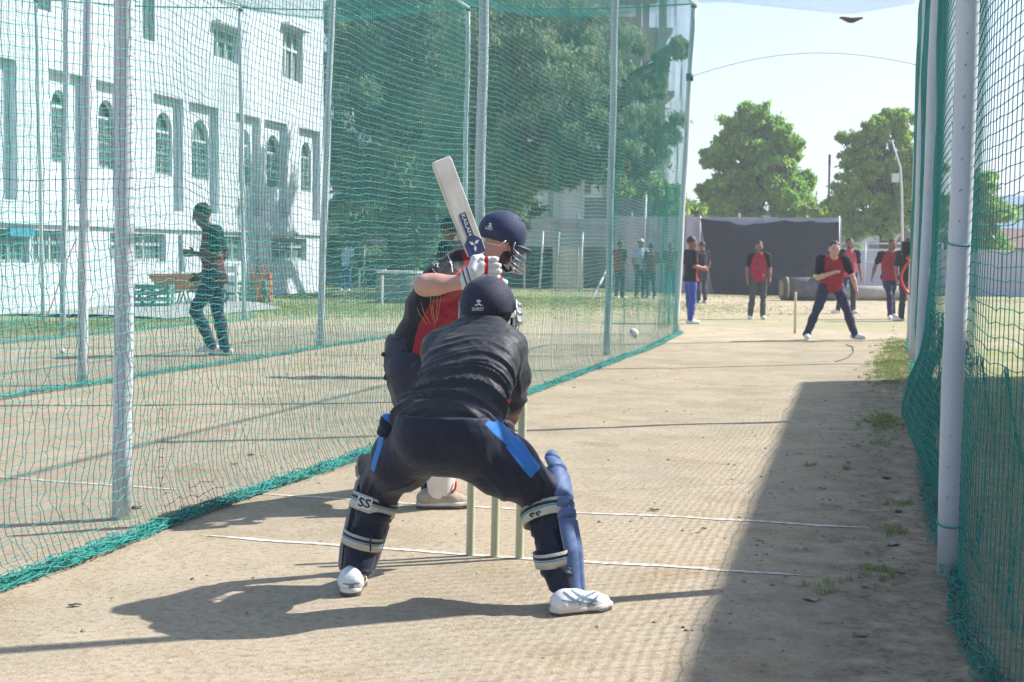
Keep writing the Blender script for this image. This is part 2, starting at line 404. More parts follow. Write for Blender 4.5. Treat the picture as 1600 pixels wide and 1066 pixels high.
chalk('popping_crease', L(-1.75, 1.22), L(1.62, 1.2), .036, 'white chalk popping crease in front of the stumps')
0 and chalk('return_crease', L(.93, 0.42), L(.95, -.12), .006, 'faint short return crease right of the stumps')
chalk('bowling_crease', L(-5.6, .1), L(-2.55, .0), .034, 'white chalk crease in the neighbouring lane, nearer one')
chalk('popping_crease', L(-5.6, 1.35), L(-2.1, 1.25), .034, 'white chalk crease in the neighbouring lane, farther one')

# ------------------------------------------------------------------ nets, posts, rails
NH = 5.62
M['net_v'] = mat('net_cord_shade', (.016, .23, .19), (.032, .32, .265), rough=.6, scale=3, trans=.1)  # darker net colour: shading of upright cords painted in; also on knots and hem
def tubes3(Pn, r, e1, e2, closed=3):
    """many polylines at once: Pn (lines, points, 3)"""
    n, m, _ = Pn.shape; k = closed; ang = [2*math.pi*i/k for i in range(k)]
    off = np.stack([np.cos(a)*e1+np.sin(a)*e2 for a in ang]).astype(np.float32)
    rr = r if np.ndim(r) else np.full((n, m), r, np.float32)
    V = (Pn[:, :, None, :]+rr[:, :, None, None]*off).reshape(-1, 3)
    I = np.arange(n*m*k).reshape(n, m, k); J = np.roll(I, -1, 2)
    Fc = np.stack([I[:, :-1], J[:, :-1], J[:, 1:], I[:, 1:]], -1).reshape(-1, 4); return V, Fc
class NetAcc:
    def __init__(s): s.V = []; s.F = []; s.n = 0; s.m = []
    def add(s, V, F, mi=0): s.V.append(V); s.F.append(F+s.n); s.n += len(V); s.m.append(np.full(len(F), mi, np.int32))
    def build(s, name, m):
        fm = np.concatenate(s.m) if s.m else None
        return obj(name, np_mesh(name, np.concatenate(s.V), np.concatenate(s.F), m, fm, True))
LNn = np.array([LN.x, LN.y, 0], np.float32); LUn = np.array([LU.x, LU.y, 0], np.float32); Zn = np.array([0, 0, 1], np.float32)

def netwall(label, s0, t0, t1, posts, lean, bulge, near=None, cell=.046, r=.0017, m='net', hem=24, group='green practice nets', H=NH, seed=0, foot=0.0, wig=1.0, tc=None, fold=.05, end_in=0, flare=0, low=False):
    acc = NetAcc(); kn = []; cuts = [t0] + ([near] if near else []) + [t1]
    def knots(ta, tb):
        nt = int((tb-ta)/(tc if tc and tb < 4 else cell))+1; nz = int(H/cell)+1
        T, Zz = np.meshgrid(np.linspace(ta, tb, nt), np.linspace(.02, H, nz), indexing='ij')
        b = np.zeros_like(T)
        for a, c in zip(posts[:-1], posts[1:]):
            u = (T-a)/(c-a); k = (u > 0) & (u < 1); b = np.where(k, np.sin(np.clip(u, 0, 1)*math.pi)**.8, b)
        prof = np.exp(-((Zz-.55)/.75)**2)+.35*np.sin(np.clip(Zz/H, 0, 1)*math.pi) if not low else .46*smooth(Zz/.5)*smooth((H-Zz)/.6)+.62*np.exp(-((Zz-.38)/.30)**2)*(T < 6.9)
        nz1 = fbm(np.stack([T*.7+seed, Zz*.55, T*0], -1), 3); nz2 = fbm(np.stack([T*.5, Zz*1.2+seed, T*0+3], -1), 3)
        S_ = s0-end_in*smooth((T-14)/4.8)+flare*smooth((-.3-T)/3.2)+bulge*b*prof+(fold if tb < 4 else .05)*nz1*smooth(Zz*2)+foot*np.exp(-(Zz/.16)**2)
        sag = -.10*b*np.sin(np.clip(Zz/H, 0, 1)*math.pi)-.03*(1-np.abs(nz1))
        Z2 = np.maximum(Zz+(sag+.022*nz2)*smooth(Zz*1.5)*smooth((H-Zz)*2), .012)
        T2 = T+(.07 if not tc or tb > 4 else .012)*nz2*smooth(Zz*3)
        rr = np.random.default_rng(seed+5)
        wf = wig*(.0025+.006*smooth((2.2-Zz)/1.8))
        T2 = T2+rr.standard_normal(T.shape)*wf; Z2 = np.maximum(Z2+rr.standard_normal(T.shape)*wf*.8, .01)
        z0 = rise(S_); ln = np.interp(T, [q[0] for q in lean], [q[1] for q in lean])
        X = C0.x+S_*LN.x+T2*LU.x+ln*Z2; Y = C0.y+S_*LN.y+T2*LU.y
        return np.stack([X, Y, Z2+z0], -1).astype(np.float32)
    for i, (ta, tb) in enumerate(zip(cuts[:-1], cuts[1:])):
        Kn = knots(ta, tb); fine = near is not None and i == 0; st_ = 1 if fine else 4
        def sub(A):
            ix = list(range(0, A.shape[1], st_));
            if ix[-1] != A.shape[1]-1: ix.append(A.shape[1]-1)
            return A[:, ix]
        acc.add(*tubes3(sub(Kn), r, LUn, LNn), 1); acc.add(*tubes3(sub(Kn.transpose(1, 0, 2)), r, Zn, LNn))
        if fine:   # the knots, as small diamonds
            K_ = Kn[:, :int(3.6/cell)].reshape(-1, 1, 3); oc = np.array([(1, 0, 0), (0, 1, 0), (-1, 0, 0), (0, -1, 0), (0, 0, 1), (0, 0, -1)], np.float32)*r*2.1
            V_ = (K_+oc).reshape(-1, 3); B = (np.arange(len(K_))*6)[:, None, None]; Q_ = np.array([(4, 0, 5, 1), (4, 1, 5, 2), (4, 2, 5, 3), (4, 3, 5, 0)])
            T_ = np.array([(0, 1, 4, 4), (1, 2, 4, 4), (2, 3, 4, 4), (3, 0, 4, 4), (1, 0, 5, 5), (2, 1, 5, 5), (3, 2, 5, 5), (0, 3, 5, 5)])
            kn.append((V_, (np.arange(len(K_))*6)[:, None, None]+T_[None, :, :3]))
    if hem:
        n = int((t1-t0)/.05); T = np.linspace(t0, t1, n); rr = np.random.default_rng(seed+9); P_ = []
        b = np.zeros_like(T)
        for a, c in zip(posts[:-1], posts[1:]):
            u = (T-a)/(c-a); k = (u > 0) & (u < 1); b = np.where(k, np.sin(np.clip(u, 0, 1)*math.pi)**.8, b)
        mid = s0-end_in*smooth((T-14)/4.8)+flare*smooth((-.3-T)/3.2)+bulge*b*(.62 if not low else .25)+foot+.03*vnoise(np.stack([T*.8, T*0, T*0+seed], -1))
        for k in range(hem):
            o = rr.standard_normal(n)*.012+.042*vnoise(np.stack([T*5, T*0+k*7.7, T*0], -1))+rr.standard_normal()*.022
            z = .010+np.abs(.050*vnoise(np.stack([T*6, T*0+k*3.1, T*0+2], -1))+rr.standard_normal(n)*.008)
            S_ = mid+o; P_.append(np.stack([C0.x+S_*LN.x+T*LU.x, C0.y+S_*LN.y+T*LU.y, z+rise(S_)], -1))
        P_ = np.array(P_, np.float32); acc.add(*tubes3(P_[::3], r*1.3, Zn, LNn)); acc.add(*tubes3(P_[1::3], r*1.3, Zn, LNn), 1); acc.add(*tubes3(P_[2::3], r*1.3, Zn, LNn), 1)
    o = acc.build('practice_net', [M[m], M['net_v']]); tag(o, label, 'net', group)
    if kn: obj('knots', np_mesh('knots', np.concatenate([k[0] for k in kn]), kn[0][1].reshape(-1, 3), M['net_v'], None, False), o)['kind'] = 'stuff'
    return o

posts_t = [-6, .3, 6.6, 12.9, 19.0]
netwall('near green net wall left of the batsman, pale chalk lines behind it', -1.80, -2.4, 19.0, posts_t, [(-3, .010), (6.6, .012), (12.9, .011), (19, .038)], .06, near=6.0, seed=1, foot=.10, wig=1.2, hem=34, end_in=.15, r=.0019)
netwall('second green net wall, behind the man walking in the next lane', -5.72, 3.5, 19.0, posts_t, [(3, .025), (12.9, .034), (19, .012)], .05, seed=2, hem=14, foot=.06)
netwall('third green net wall, nearly out by the white building', -9.75, 10, 18.8, posts_t, [(0, -.012), (19, -.012)], .05, seed=3, hem=10)
netwall('outermost green net at the far left edge by the gravel', -12.85, 13.6, 16.9, [10, 16.9], [(0, -.014), (19, -.014)], .05, seed=4, hem=8)
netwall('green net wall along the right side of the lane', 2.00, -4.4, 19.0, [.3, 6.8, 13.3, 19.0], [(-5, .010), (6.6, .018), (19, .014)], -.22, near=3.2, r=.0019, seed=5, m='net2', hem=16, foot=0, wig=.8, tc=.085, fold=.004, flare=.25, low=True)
# a second, finer skirt hung along the foot of the right hand net
def skirt():
    acc = NetAcc(); nt, nz = 260, 30; T, Zz = np.meshgrid(np.linspace(-3.6, 7, nt), np.linspace(.01, .9, nz), indexing='ij')
    u = np.clip((T-.35)/6.3, 0, 1); b = np.sin(u*math.pi)**.8
    S_ = 2.07+.10*smooth((.6-T)/.8)-.22*b*np.exp(-((Zz-.38)/.30)**2)+.05*fbm(np.stack([T*1.6, Zz*2, T*0], -1), 3)+.12*smooth((-T+.1)/2.5)*0
    Kn = np.stack([C0.x+S_*LN.x+T*LU.x, C0.y+S_*LN.y+T*LU.y, Zz+.03*fbm(np.stack([T*3, Zz*3, T*0+4], -1), 2)], -1).astype(np.float32)
    acc.add(*tubes3(Kn, .0014, LUn, LNn)); acc.add(*tubes3(Kn.transpose(1, 0, 2), .0014, Zn, LNn))
    o = acc.build('net_skirt', M['net2']); tag(o, 'low bunched strip of finer green net at the foot of the right wall', 'net')
skirt()

def roofnet(label, sa, sb, t0, t1, sag, seed, vpt=None, dx0=.1, dx1=.1):
    acc = NetAcc(); cell = .048; ns, nt = int((sb-sa)/cell)+1, int((t1-t0)/cell)+1
    S_, T = np.meshgrid(np.linspace(sa, sb, ns), np.linspace(t0, t1, nt), indexing='ij'); u = (S_-sa)/(sb-sa)
    end = smooth((t1-T)/1.5)
    Z = NH+.02-sag*np.sin(u*math.pi)*(.65+.35*end)+.05*fbm(np.stack([S_*.7+seed, T*.5, T*0], -1), 2)*end
    if vpt: Z = Z-.27*np.clip(1-np.abs(u-vpt)/.55, 0, 1)*(1-.35*smooth((t1-T)/2.5))+sag*np.sin(u*math.pi)*(.65+.35*end)*.95
    dx = dx0+(dx1-dx0)*u+.022*fbm(np.stack([S_*1.7, T*1.9+seed, T*0], -1), 3); T = T+.03*fbm(np.stack([S_*1.9+4, T*1.5, T*0+seed], -1), 3)*end
    Kn = np.stack([C0.x+S_*LN.x+T*LU.x+dx, C0.y+S_*LN.y+T*LU.y, Z+rise(S_)], -1).astype(np.float32)
    acc.add(*tubes3(Kn[:, ::4], .0011, LNn, Zn)); acc.add(*tubes3(Kn[::4].transpose(1, 0, 2)[:, :], .0016, LUn, Zn) if False else tubes3(Kn.transpose(1, 0, 2)[:, ::4], .0011, LUn, Zn))
    o = acc.build('roof_net', M['net']); tag(o, label, 'net', 'green roof nets over the lanes'); return o
roofnet('roof net sagging over the batting lane with a dead leaf caught in it', -1.85, 1.95, -1, 19.0, .30, 1, vpt=.68, dx0=.2, dx1=.08)
roofnet('roof net over the lane left of the batsman', -5.78, -1.88, 4, 19.0, .35, 2, dx0=.1, dx1=.2)
roofnet('roof net over the lane nearest the white building', -9.78, -5.82, 8, 18.9, .35, 3, dx0=-.05, dx1=.1)

M['sign'] = M['post_mark']
def post(s, t, label, dx=0.0, r=.047, H=NH, band=None, stripe=False, group='white steel net posts', dip=0):
    b = L(s, t, 0); o = empty('net_post', b, label=label, cat='post', group=group)
    q = MB(); n = 14; pts = [Vector((dx*H*i/(n-1)+.006*math.sin(i*1.3+s), .004*math.sin(i*1.7+t), -.06+H*i/(n-1))) for i in range(n)]
    q.tube(pts, r, 20); q.build('shaft', M['post'], o, True)
    c = MB(); c.tube([pts[-1]-Vector((0, 0, .01)), pts[-1]+Vector((0, 0, .035))], r*1.12, 16); c.build('cap', M['post_mark'], o, True)
    if band:
        h = band; p = Vector((dx*h, 0, h)); c = MB(); c.tube([p-Vector((0, 0, .05)), p+Vector((0, 0, .05))], r*1.35, 16); c.build('coupling', M['post_mark'], o, True)
    # cord that laces the net to the pipe
    c = MB(); k = 40; c.tube([Vector((dx*z, 0, z))+Vector((math.cos(a), math.sin(a), 0))*(r+.003) for z, a in [(.25+i*(H-.4)/(k*3), i*2.1) for i in range(k*3)]], .002, 4)
    c.build('lacing', M['net'], o); return o
post(-2.05, .34, 'thick white post at the left, nearest the camera in the near net', .012, .048)
post(-2.02, 6.75, 'white post behind the raised bat', .011)
post(-2.04, 13.2, 'white post between the helmet and the flying ball', .011)
post(-1.95, 18.95, 'end post of the near net beside the player in black shirt', .039, band=None)
post(-5.72, 6.1, 'white post left of the walking man in the second net', .028)
post(-5.86, 12.4, 'white post right of the walking man in the second net', .035)
post(-5.80, 19, 'thin white post whose base is hidden behind the batsman', .014, r=.04)
post(-9.9, 12.6, 'thin post just left of the two thick posts at the left', 0.02, r=.043)
post(-9.75, 18.4, 'thin pole in front of the orange crates', -.012, r=.04)
post(-12.85, 16.8, 'thin green laced pole at the far left by the gravel', -.014, r=.036)
np_ = post(1.96, .21, 'nearest thick white post of the right net', .010, .047)
for z_ in (1.42, .22): q = MB(); q.tube([Vector((.010*z_+.051*math.cos(a), .051*math.sin(a), z_+.012*math.sin(a))) for a in [i*6.2832/20 for i in range(21)]], .004, 5, False); q.build('cord_tie', M['net'], np_, True)
post(1.93, 6.7, 'second post of the right net', .018, .05)
post(1.93, 13.3, 'third post of the right net', .015, .048)
post(1.93, 18.6, 'far end post of the right net with a red hose on it', .014, .045)
for (s_, t_, dxx, z_) in ((-1.95, 18.95, .039, 4.42), (1.93, 18.6, .014, 4.50)): pass

def rail(a, b, label, r=.025, sag=0, m='post'):
    a = Vector(a); b = Vector(b); q = MB(); q.tube([lerp(a, b, i/16)-Vector((0, 0, sag*math.sin(math.pi*i/16))) for i in range(17)], r, 8)
    o = q.build('top_rail', M[m], None, True); tag(o, label, 'pipe', 'rails joining the post tops'); return o
def top(s, t, dx): return L(s, t, NH)+Vector((dx*NH, 0, 0))
rail(top(-2.05, -3, .012), top(-1.95, 18.95, .039), 'steel rail along the top of the near net')
rail(top(-5.8, 4, .028), top(-5.80, 19, .014), 'steel rail along the top of the second net')
rail(top(-9.8, 8, -.01), top(-9.75, 18.4, -.012), 'steel rail along the top of the third net')
rail(top(1.92, -3, .006), top(1.93, 18.6, .014), 'steel rail along the top of the right net')
rail(top(-1.95, 18.95, .039), top(-5.80, 19, .014), 'thin green edge rope between near and second end posts', .012, .06, 'net2')
rail(top(-5.80, 19, .014), top(-9.75, 18.4, -.012), 'thin green edge rope between second and third end posts', .012, .05, 'net2')
rail(top(-9.75, 18.4, -.012), top(-12.85, 16.8, -.014), 'thin green edge rope running to the far left pole', .012, .05, 'net2')
# arched wire and couplings at the mouth of the lane
wa = L(-1.95, 18.95, 4.38)+Vector((.039*4.4, 0, 0)); wb = L(1.93, 18.6, 4.44)+Vector((.014*4.4, 0, 0))
q = MB(); q.tube([lerp(wa, wb, i/20)+Vector((0, 0, .30*math.sin(math.pi*i/20)**.9)) for i in range(21)], .006, 6)
tag(q.build('arched_wire', M['post'], None, True), 'thin wire arching across the mouth of the lane against the sky', 'wire')
for p_, nm in ((wa, 'left'), (wb, 'right')):
    q = MB(); q.tube([p_-Vector((0, 0, .06)), p_+Vector((0, 0, .06))], .062, 14)
    tag(q.build('pipe_clamp', M['post_mark'], None, True), 'black clamp holding the arched wire on the %s end post' % nm, 'clamp', 'black clamps on the end posts')

# ------------------------------------------------------------------ buildings and walls
M['wall_white'] = mat('wall_white', (.58, .60, .64), (.51, .535, .575), rough=.85, scale=.7, bump=.1, bscale=8, contrast=(.3, .7))
M['wall_in'] = mat('wall_niche', (.62, .65, .69), (.55, .58, .63), rough=.85, scale=1)
M['frame'] = mat('window_frame_paint', (.55, .58, .56), rough=.5)
M['grille'] = mat('window_grille', (.20, .27, .26), rough=.5)
M['glass'] = mat('window_glass', (.06, .085, .09), (.12, .15, .155), rough=.15, spec=.7, scale=1.3)
M['glass2'] = mat('window_board', (.24, .29, .28), (.15, .19, .19), rough=.4, scale=1.2)
fA = G(505, 456); fD = Vector((.2186, .9758, 0)); fN = Vector((.9758, -.2186, 0))
def fu(px, o=0):
    r = ray(px, 400).x; ax_, ay_ = fA.x+fN.x*o, fA.y+fN.y*o; return (r*ay_-ax_)/(r*fD.y-fD.x)
def fh(px, py):
    u = fu(px); y = fA.y-fD.y*u; return CAM_H+ray(px, py).z*y
def FW(u, h, o=0): return Vector((fA.x, fA.y, 0))-fD*u+fN*o+Vector((0, 0, h))
def white_building():
    b = empty('school_building', FW(0, 0), label='three storey white building with arched windows at the left', cat='building')
    inv = -FW(0, 0)
    def W(u, h, o=0): return FW(u, h, o)+inv
    H = 13.5; U1 = fu(-60)+3
    nh1, nh0 = fh(262, 150), fh(281, 330); wt, wsil = fh(250, 171), fh(250, 272)
    niches = [(-34, -20, 28), (80, 107, 137), (153, 181, 194), (242, 270, 287), (298, 327, 342), (371, 392, 407), (415, 437, 449), (468, 486, 500)]
    ups = [(225, 244, -60, 66), (335, 373, 38, 101), (442, 473, 40, 132), (60, 84, -120, 20)]
    bases = [(-30, 46), (52, 103), (172, 259), (345, 381), (425, 479)]
    bt, bb = fh(250, 366), fh(250, 409)
    holes = []
    for a, w, c in niches: holes.append((fu(c), fu(a-1), nh0, nh1))
    upr = [(fu(c), fu(a), fh(c, y1), fh(a, y0)) for a, c, y0, y1 in ups]; bas = [(fu(c), fu(a), bb, bt) for a, c in bases]
    holes2 = holes+upr+bas
    us = sorted({0, U1, *[h[0] for h in holes2], *[h[1] for h in holes2]}); hs = sorted({-.4, H, *[h[2] for h in holes2], *[h[3] for h in holes2]})
    q = MB()
    for u0, u1 in zip(us[:-1], us[1:]):
        for h0, h1 in zip(hs[:-1], hs[1:]):
            cu, ch = (u0+u1)/2, (h0+h1)/2
            if any(a < cu < c and d < ch < e for a, c, d, e in holes2): continue
            q.quad(W(u0, h0), W(u1, h0), W(u1, h1), W(u0, h1))
    for a, c, d, e, dp in [(*h, -.20) for h in holes]+[(*h, -.22) for h in upr+bas]:   # reveals
        q.quad(W(a, d), W(a, e), W(a, e, dp), W(a, d, dp)); q.quad(W(c, d), W(c, e), W(c, e, dp), W(c, d, dp))
        q.quad(W(a, e), W(c, e), W(c, e, dp), W(a, e, dp)); q.quad(W(a, d), W(c, d), W(c, d, dp), W(a, d, dp))
    # end wall, roof
    q.quad(W(0, -.4), W(0, H), W(0, H, -9), W(0, -.4, -9)); q.quad(W(0, H), W(U1, H), W(U1, H, -9), W(0, H, -9))
    q.build('wall', M['wall_white'], b)
    q = MB(); q.box(W(U1/2, fh(250, 352)-.06, .04), (.10, U1, .08), (fN, fD, Vector((0, 0, 1)))); q.build('string_course', M['wall_white'], b)
    # arched window bays
    for a, w, c in niches:
        u_l, u_r = fu(a-1), fu(c); w_l, w_r = fu(a+2, -.20), fu(w, -.20); dp = -.20; q = MB()
        hw = (w_l-w_r)/2; cu = (w_l+w_r)/2; spring = wt-hw*1.05
        # panel around the opening
        n = 10; arc = [(cu+hw*math.cos(math.pi*i/n), spring+hw*1.05*math.sin(math.pi*i/n)) for i in range(n+1)]   # left (large u) to right
        w_l = min(w_l, u_l-.05); q.quad(W(u_l, nh0, dp), W(w_l, nh0, dp), W(w_l, nh1, dp), W(u_l, nh1, dp)); q.quad(W(w_r, nh0, dp), W(u_r, nh0, dp), W(u_r, nh1, dp), W(w_r, nh1, dp))
        q.quad(W(w_l, nh0, dp), W(w_r, nh0, dp), W(w_r, wsil, dp), W(w_l, wsil, dp))
        for (x0, y0), (x1, y1) in zip(arc[:-1], arc[1:]):
            q.quad(W(x0, y0, dp), W(x1, y1, dp), W(x1, nh1, dp), W(x0, nh1, dp)); q.quad(W(x0, y0, dp), W(x1, y1, dp), W(x1, y1, dp-.16), W(x0, y0, dp-.16))
        for e in (w_l, w_r): q.quad(W(e, wsil, dp), W(e, spring, dp), W(e, spring, dp-.16), W(e, wsil, dp-.16))
        q.quad(W(w_l, wsil, dp), W(w_r, wsil, dp), W(w_r, wsil, dp-.16), W(w_l, wsil, dp-.16))
        q.build('niche', M['wall_in'], b)
        f = MB(); o_ = dp-.10; ax = (fN, fD, Vector((0, 0, 1)))
        for e in (w_l-.04, w_r+.04, cu): f.box(W(e, (wsil+spring)/2, o_), (.05, .07, spring-wsil), ax)
        for h in (wsil+.04, spring, wsil+(spring-wsil)*.5): f.box(W(cu, h, o_+.003), (.05, w_l-w_r, .07), ax)
        f.tube([W(x, y-.03, o_) for x, y in arc], .04, 6); fr = f.build('window', M['frame'], b)
        g = MB(); poly = [W(w_r, wsil, o_-.05), W(w_l, wsil, o_-.05)]+[W(x, y, o_-.05) for x, y in arc]
        g.add(poly, [tuple(range(len(poly)))]); g.build('pane', M['glass2'] if a in (298, 371) else M['glass'], fr)
        g = MB()
        for i in range(1, 9):
            uu = w_r+(w_l-w_r)*i/9; g.box(W(uu, (wsil+spring)/2, o_+.06), (.02, .025, spring-wsil-.05), ax)
        for i in range(1, 6): g.box(W(cu, wsil+(spring-wsil)*i/6, o_+.062), (.02, w_l-w_r-.05, .02), ax)
        g.build('grille', M['grille'], fr)
    ax = (fN, fD, Vector((0, 0, 1)))
    for k, (a, c, d, e) in enumerate(upr+bas):
        f = MB(); o_ = -.16; cu = (a+c)/2
        for uu in ([a+.04, c-.04]+[a+(c-a)*i/3 for i in (1, 2)]): f.box(W(uu, (d+e)/2, o_), (.05, .08, e-d), ax)
        for hh in (d+.04, e-.04, d+(e-d)*.62): f.box(W(cu, hh, o_+.003), (.05, c-a, .07), ax)
        fr = f.build('window', M['frame'], b)
        g = MB(); g.quad(W(a, d, o_-.05), W(c, d, o_-.05), W(c, e, o_-.05), W(a, e, o_-.05)); g.build('pane', M['glass2'], fr)
        if k in (1, 2): 
            s_ = MB(); s_.box(W(cu, e+.06, .12), (.26, c-a+.2, .08), ax); s_.build('sunshade', M['wall_white'], b)
        else:
            s_ = MB()
            for i in range(1, 12): s_.box(W(a+(c-a)*i/12, (d+e)/2, o_+.06), (.02, .02, e-d), ax)
            s_.build('grille', M['grille'], fr)
    # pipes and the blank blue-grey pilasters low on the wall
    for px in (282, 402): 
        q = MB(); q.tube([W(fu(px), fh(px, 425), .06), W(fu(px), fh(px, 366), .06)], .06, 8); q.build('drain_pipe', M['post'], b, True)
    q = MB(); q.box(W(fu(30), fh(30, 363), .05), (.06, .9, .16), ax); q.build('notice_board', mat('board_blue', (.06, .25, .36), rough=.4), b)
    return b
white_building()

M['fence'] = mat('sheet_metal_grey', (.50, .53, .57), (.42, .45, .49), rough=.6, scale=1.5, stretch=(1, 1, .2))
M['back'] = mat('rendered_wall', (.52, .50, .58), (.44, .42, .50), rough=.9, scale=.8, bump=.1, bscale=4, contrast=(.3, .7))
M['block'] = mat('grey_blockwork', (.17, .18, .18), (.13, .135, .135), rough=.9, scale=2, bump=.2, bscale=6)
M['conc'] = mat('raw_concrete', (.33, .31, .29), (.24, .23, .22), rough=.9, scale=.8, bump=.2, bscale=3)
M['pale'] = mat('pale_plaster', (.70, .69, .66), (.62, .61, .58), rough=.9, scale=1)
def depth_of(px, py): return G(px, py).y
DB = 51.0
def bx(px, y=DB): return ray(px, 400).x*y
def hz(px, py, y=DB): return CAM_H+ray(px, py).z*y
# rendered wall behind the bowler, built in panels between piers
w = empty('compound_wall', (bx(1100), DB, 0), label='pale lavender rendered wall behind the players at the far end', cat='wall')
x0 = bx(958)-bx(1100)
for i in range(3):
    xa = x0+i*2.62; q = MB(); q.box((xa+1.31, 0, 1.33), (2.55, .2, 2.66)); q.build('panel', M['back'], w)
    q = MB(); q.box((xa, -.02, 1.36), (.26, .28, 2.74)); q.build('pier', M['back'], w)
w = empty('low_wall', (bx(1420), DB+1.0, 0), label='lower pale wall to the right of the black sheet', cat='wall')
for i in range(3):
    xa = -3.3+i*3.4; q = MB(); q.box((xa+1.7, 0, .78), (3.36, .2, 1.56)); q.build('panel', M['back'], w); q = MB(); q.box((xa+1.7, 0, 1.59), (3.38, .26, .07)); q.build('coping', M['pale'], w)
q = MB(); xr0, xr1 = bx(1318), bx(1480)
for i in range(5): q.tube([(xr0+(xr1-xr0)*i/4, DB+.6, 0), (xr0+(xr1-xr0)*i/4, DB+.6, 1.85)], .03, 6)
for h in (1.80, 1.15): q.tube([(xr0, DB+.6, h), (xr1, DB+.6, h+.02)], .03, 6)
tag(q.build('pipe_rail', M['post'], None, True), 'pale pipe railing above the low wall at the right', 'railing')

# black sheet hung on the wall: slanting left side, slack folds
def tarp():
    y = DB-.35; tl, tr, br, bl = (1094, 341), (1311, 346), (1311, 462), (1115, 461); nu, nv = 60, 34; V = []; F_ = []
    for j in range(nv+1):
        for i in range(nu+1):
            u, v = i/nu, j/nv
            px = (tl[0]*(1-u)+tr[0]*u)*(1-v)+(bl[0]*(1-u)+br[0]*u)*v; py = (tl[1]*(1-u)+tr[1]*u)*(1-v)+(bl[1]*(1-u)+br[1]*u)*v
            p = P(px, py, y); dip = .16*math.exp(-((u-.33)/.16)**2)*(1-v)**3+.05*abs(math.sin(u*math.pi*5))*(1-v)**4
            n_ = float(fbm(np.array([u*2.2+v*1.1, v*2.0, 3.]), 4)); fold = .10*n_+.05*math.sin((u*1.4+v)*14)*(.3+v*.5)*math.exp(-((u-.8)/.3)**2)
            V.append((p.x, p.y+fold-.10*math.sin(math.pi*v)*math.sin(math.pi*u), max(p.z-dip, .01)))
    for j in range(nv):
        for i in range(nu): a = j*(nu+1)+i; F_.append((a, a+1, a+nu+2, a+nu+1))
    me = bpy.data.meshes.new('backdrop_sheet'); me.from_pydata(V, [], F_); me.materials.append(mat('black_sheet', (.007, .009, .017), (.012, .014, .024), rough=.7, scale=1.5, spec=.3))
    me.polygons.foreach_set('use_smooth', [True]*len(F_)); o = obj('backdrop_sheet', me); s = o.modifiers.new('s', 'SOLIDIFY'); s.thickness = .01
    tag(o, 'large black sheet hung on the wall behind the bowler', 'sheet')
    q = MB()
    for px in (1094, 1311): a = P(px, 340, y+.05); q = MB(); q.tube([(a.x, a.y, 0), (a.x, a.y, a.z+.05)], .035, 8); q.build('sheet_pole', M['post'], o, True)
tarp()

# grey sheet fence with panels, left part of the far side
w = empty('sheet_fence', (bx(820), DB+1.5, 0), label='grey metal sheet fence raised on thin posts behind the batsman', cat='fence')
for i in range(-11, 5):
    xa = i*1.9; q = MB(); q.box((xa+.95, 0, hz(880, 364, DB+1.5)), (1.86, .05, 1.0)); 
    q.build('sheet', M['fence'], w)
    q = MB(); q.tube([(xa, .06, 0), (xa, .06, 2.85)], .04, 8); q.build('fence_post', M['post'], w)
w = empty('block_wall', (bx(820), DB+5.5, 0), label='dull grey block wall seen below the sheet fence', cat='wall')
for i in range(-7, 3):
    q = MB(); q.box((i*3.0+1.5, 0, 1.0), (2.97, .2, 2.0)); q.build('bay', M['block'], w)
# diagonal braces and thin poles before the fence
for k, px in enumerate((843, 868, 905, 1003)):
    a = G(px, 455); q = MB(); q.tube([(a.x, a.y, 0), (a.x+.1, a.y, 2.1 if k < 3 else 3.4)], .035, 8)
    tag(q.build('thin_pole', M['post'], None, True), ['thin pale pole just right of the helmet grille', 'thin pole before the white outbuilding, left one', 'thin pole before the white outbuilding, right one', 'tall thin pole by the man in the white cap'][k], 'pole', 'thin poles by the grey fence')
a, b_ = G(925, 468), P(952, 415, 44); q = MB(); q.tube([a, b_], .035, 8); tag(q.build('brace', M['post'], None, True), 'slanting pipe brace left of the men behind the net', 'pipe')

# white outbuilding
o = empty('outbuilding', (bx(888, 53.2), 53.2, 0), label='small white outbuilding rising behind the sheet fence', cat='building')
x0, x1 = bx(864, 53.2)-bx(888, 53.2), bx(912, 53.2)-bx(888, 53.2); hh = hz(888, 278, 53.2)
q = MB(); q.box(((x0+x1)/2, 1.5, hh/2), (x1-x0, 3, hh)); q.build('wall', M['pale'], o)
q = MB(); q.box(((x0+x1)/2, 1.5, hh+.06), (x1-x0+.3, 3.3, .12)); q.build('roof', M['conc'], o)
for wx in (-.25, .3):
    q = MB(); q.box((wx, -.03, 1.95), (.3, .07, .35)); f = q.build('window', M['glass'], o)
q = MB(); q.box((x1+1.3, 2.0, hh*.42), (2.5, 1.6, hh*.84)); q.build('annex', M['block'], o)

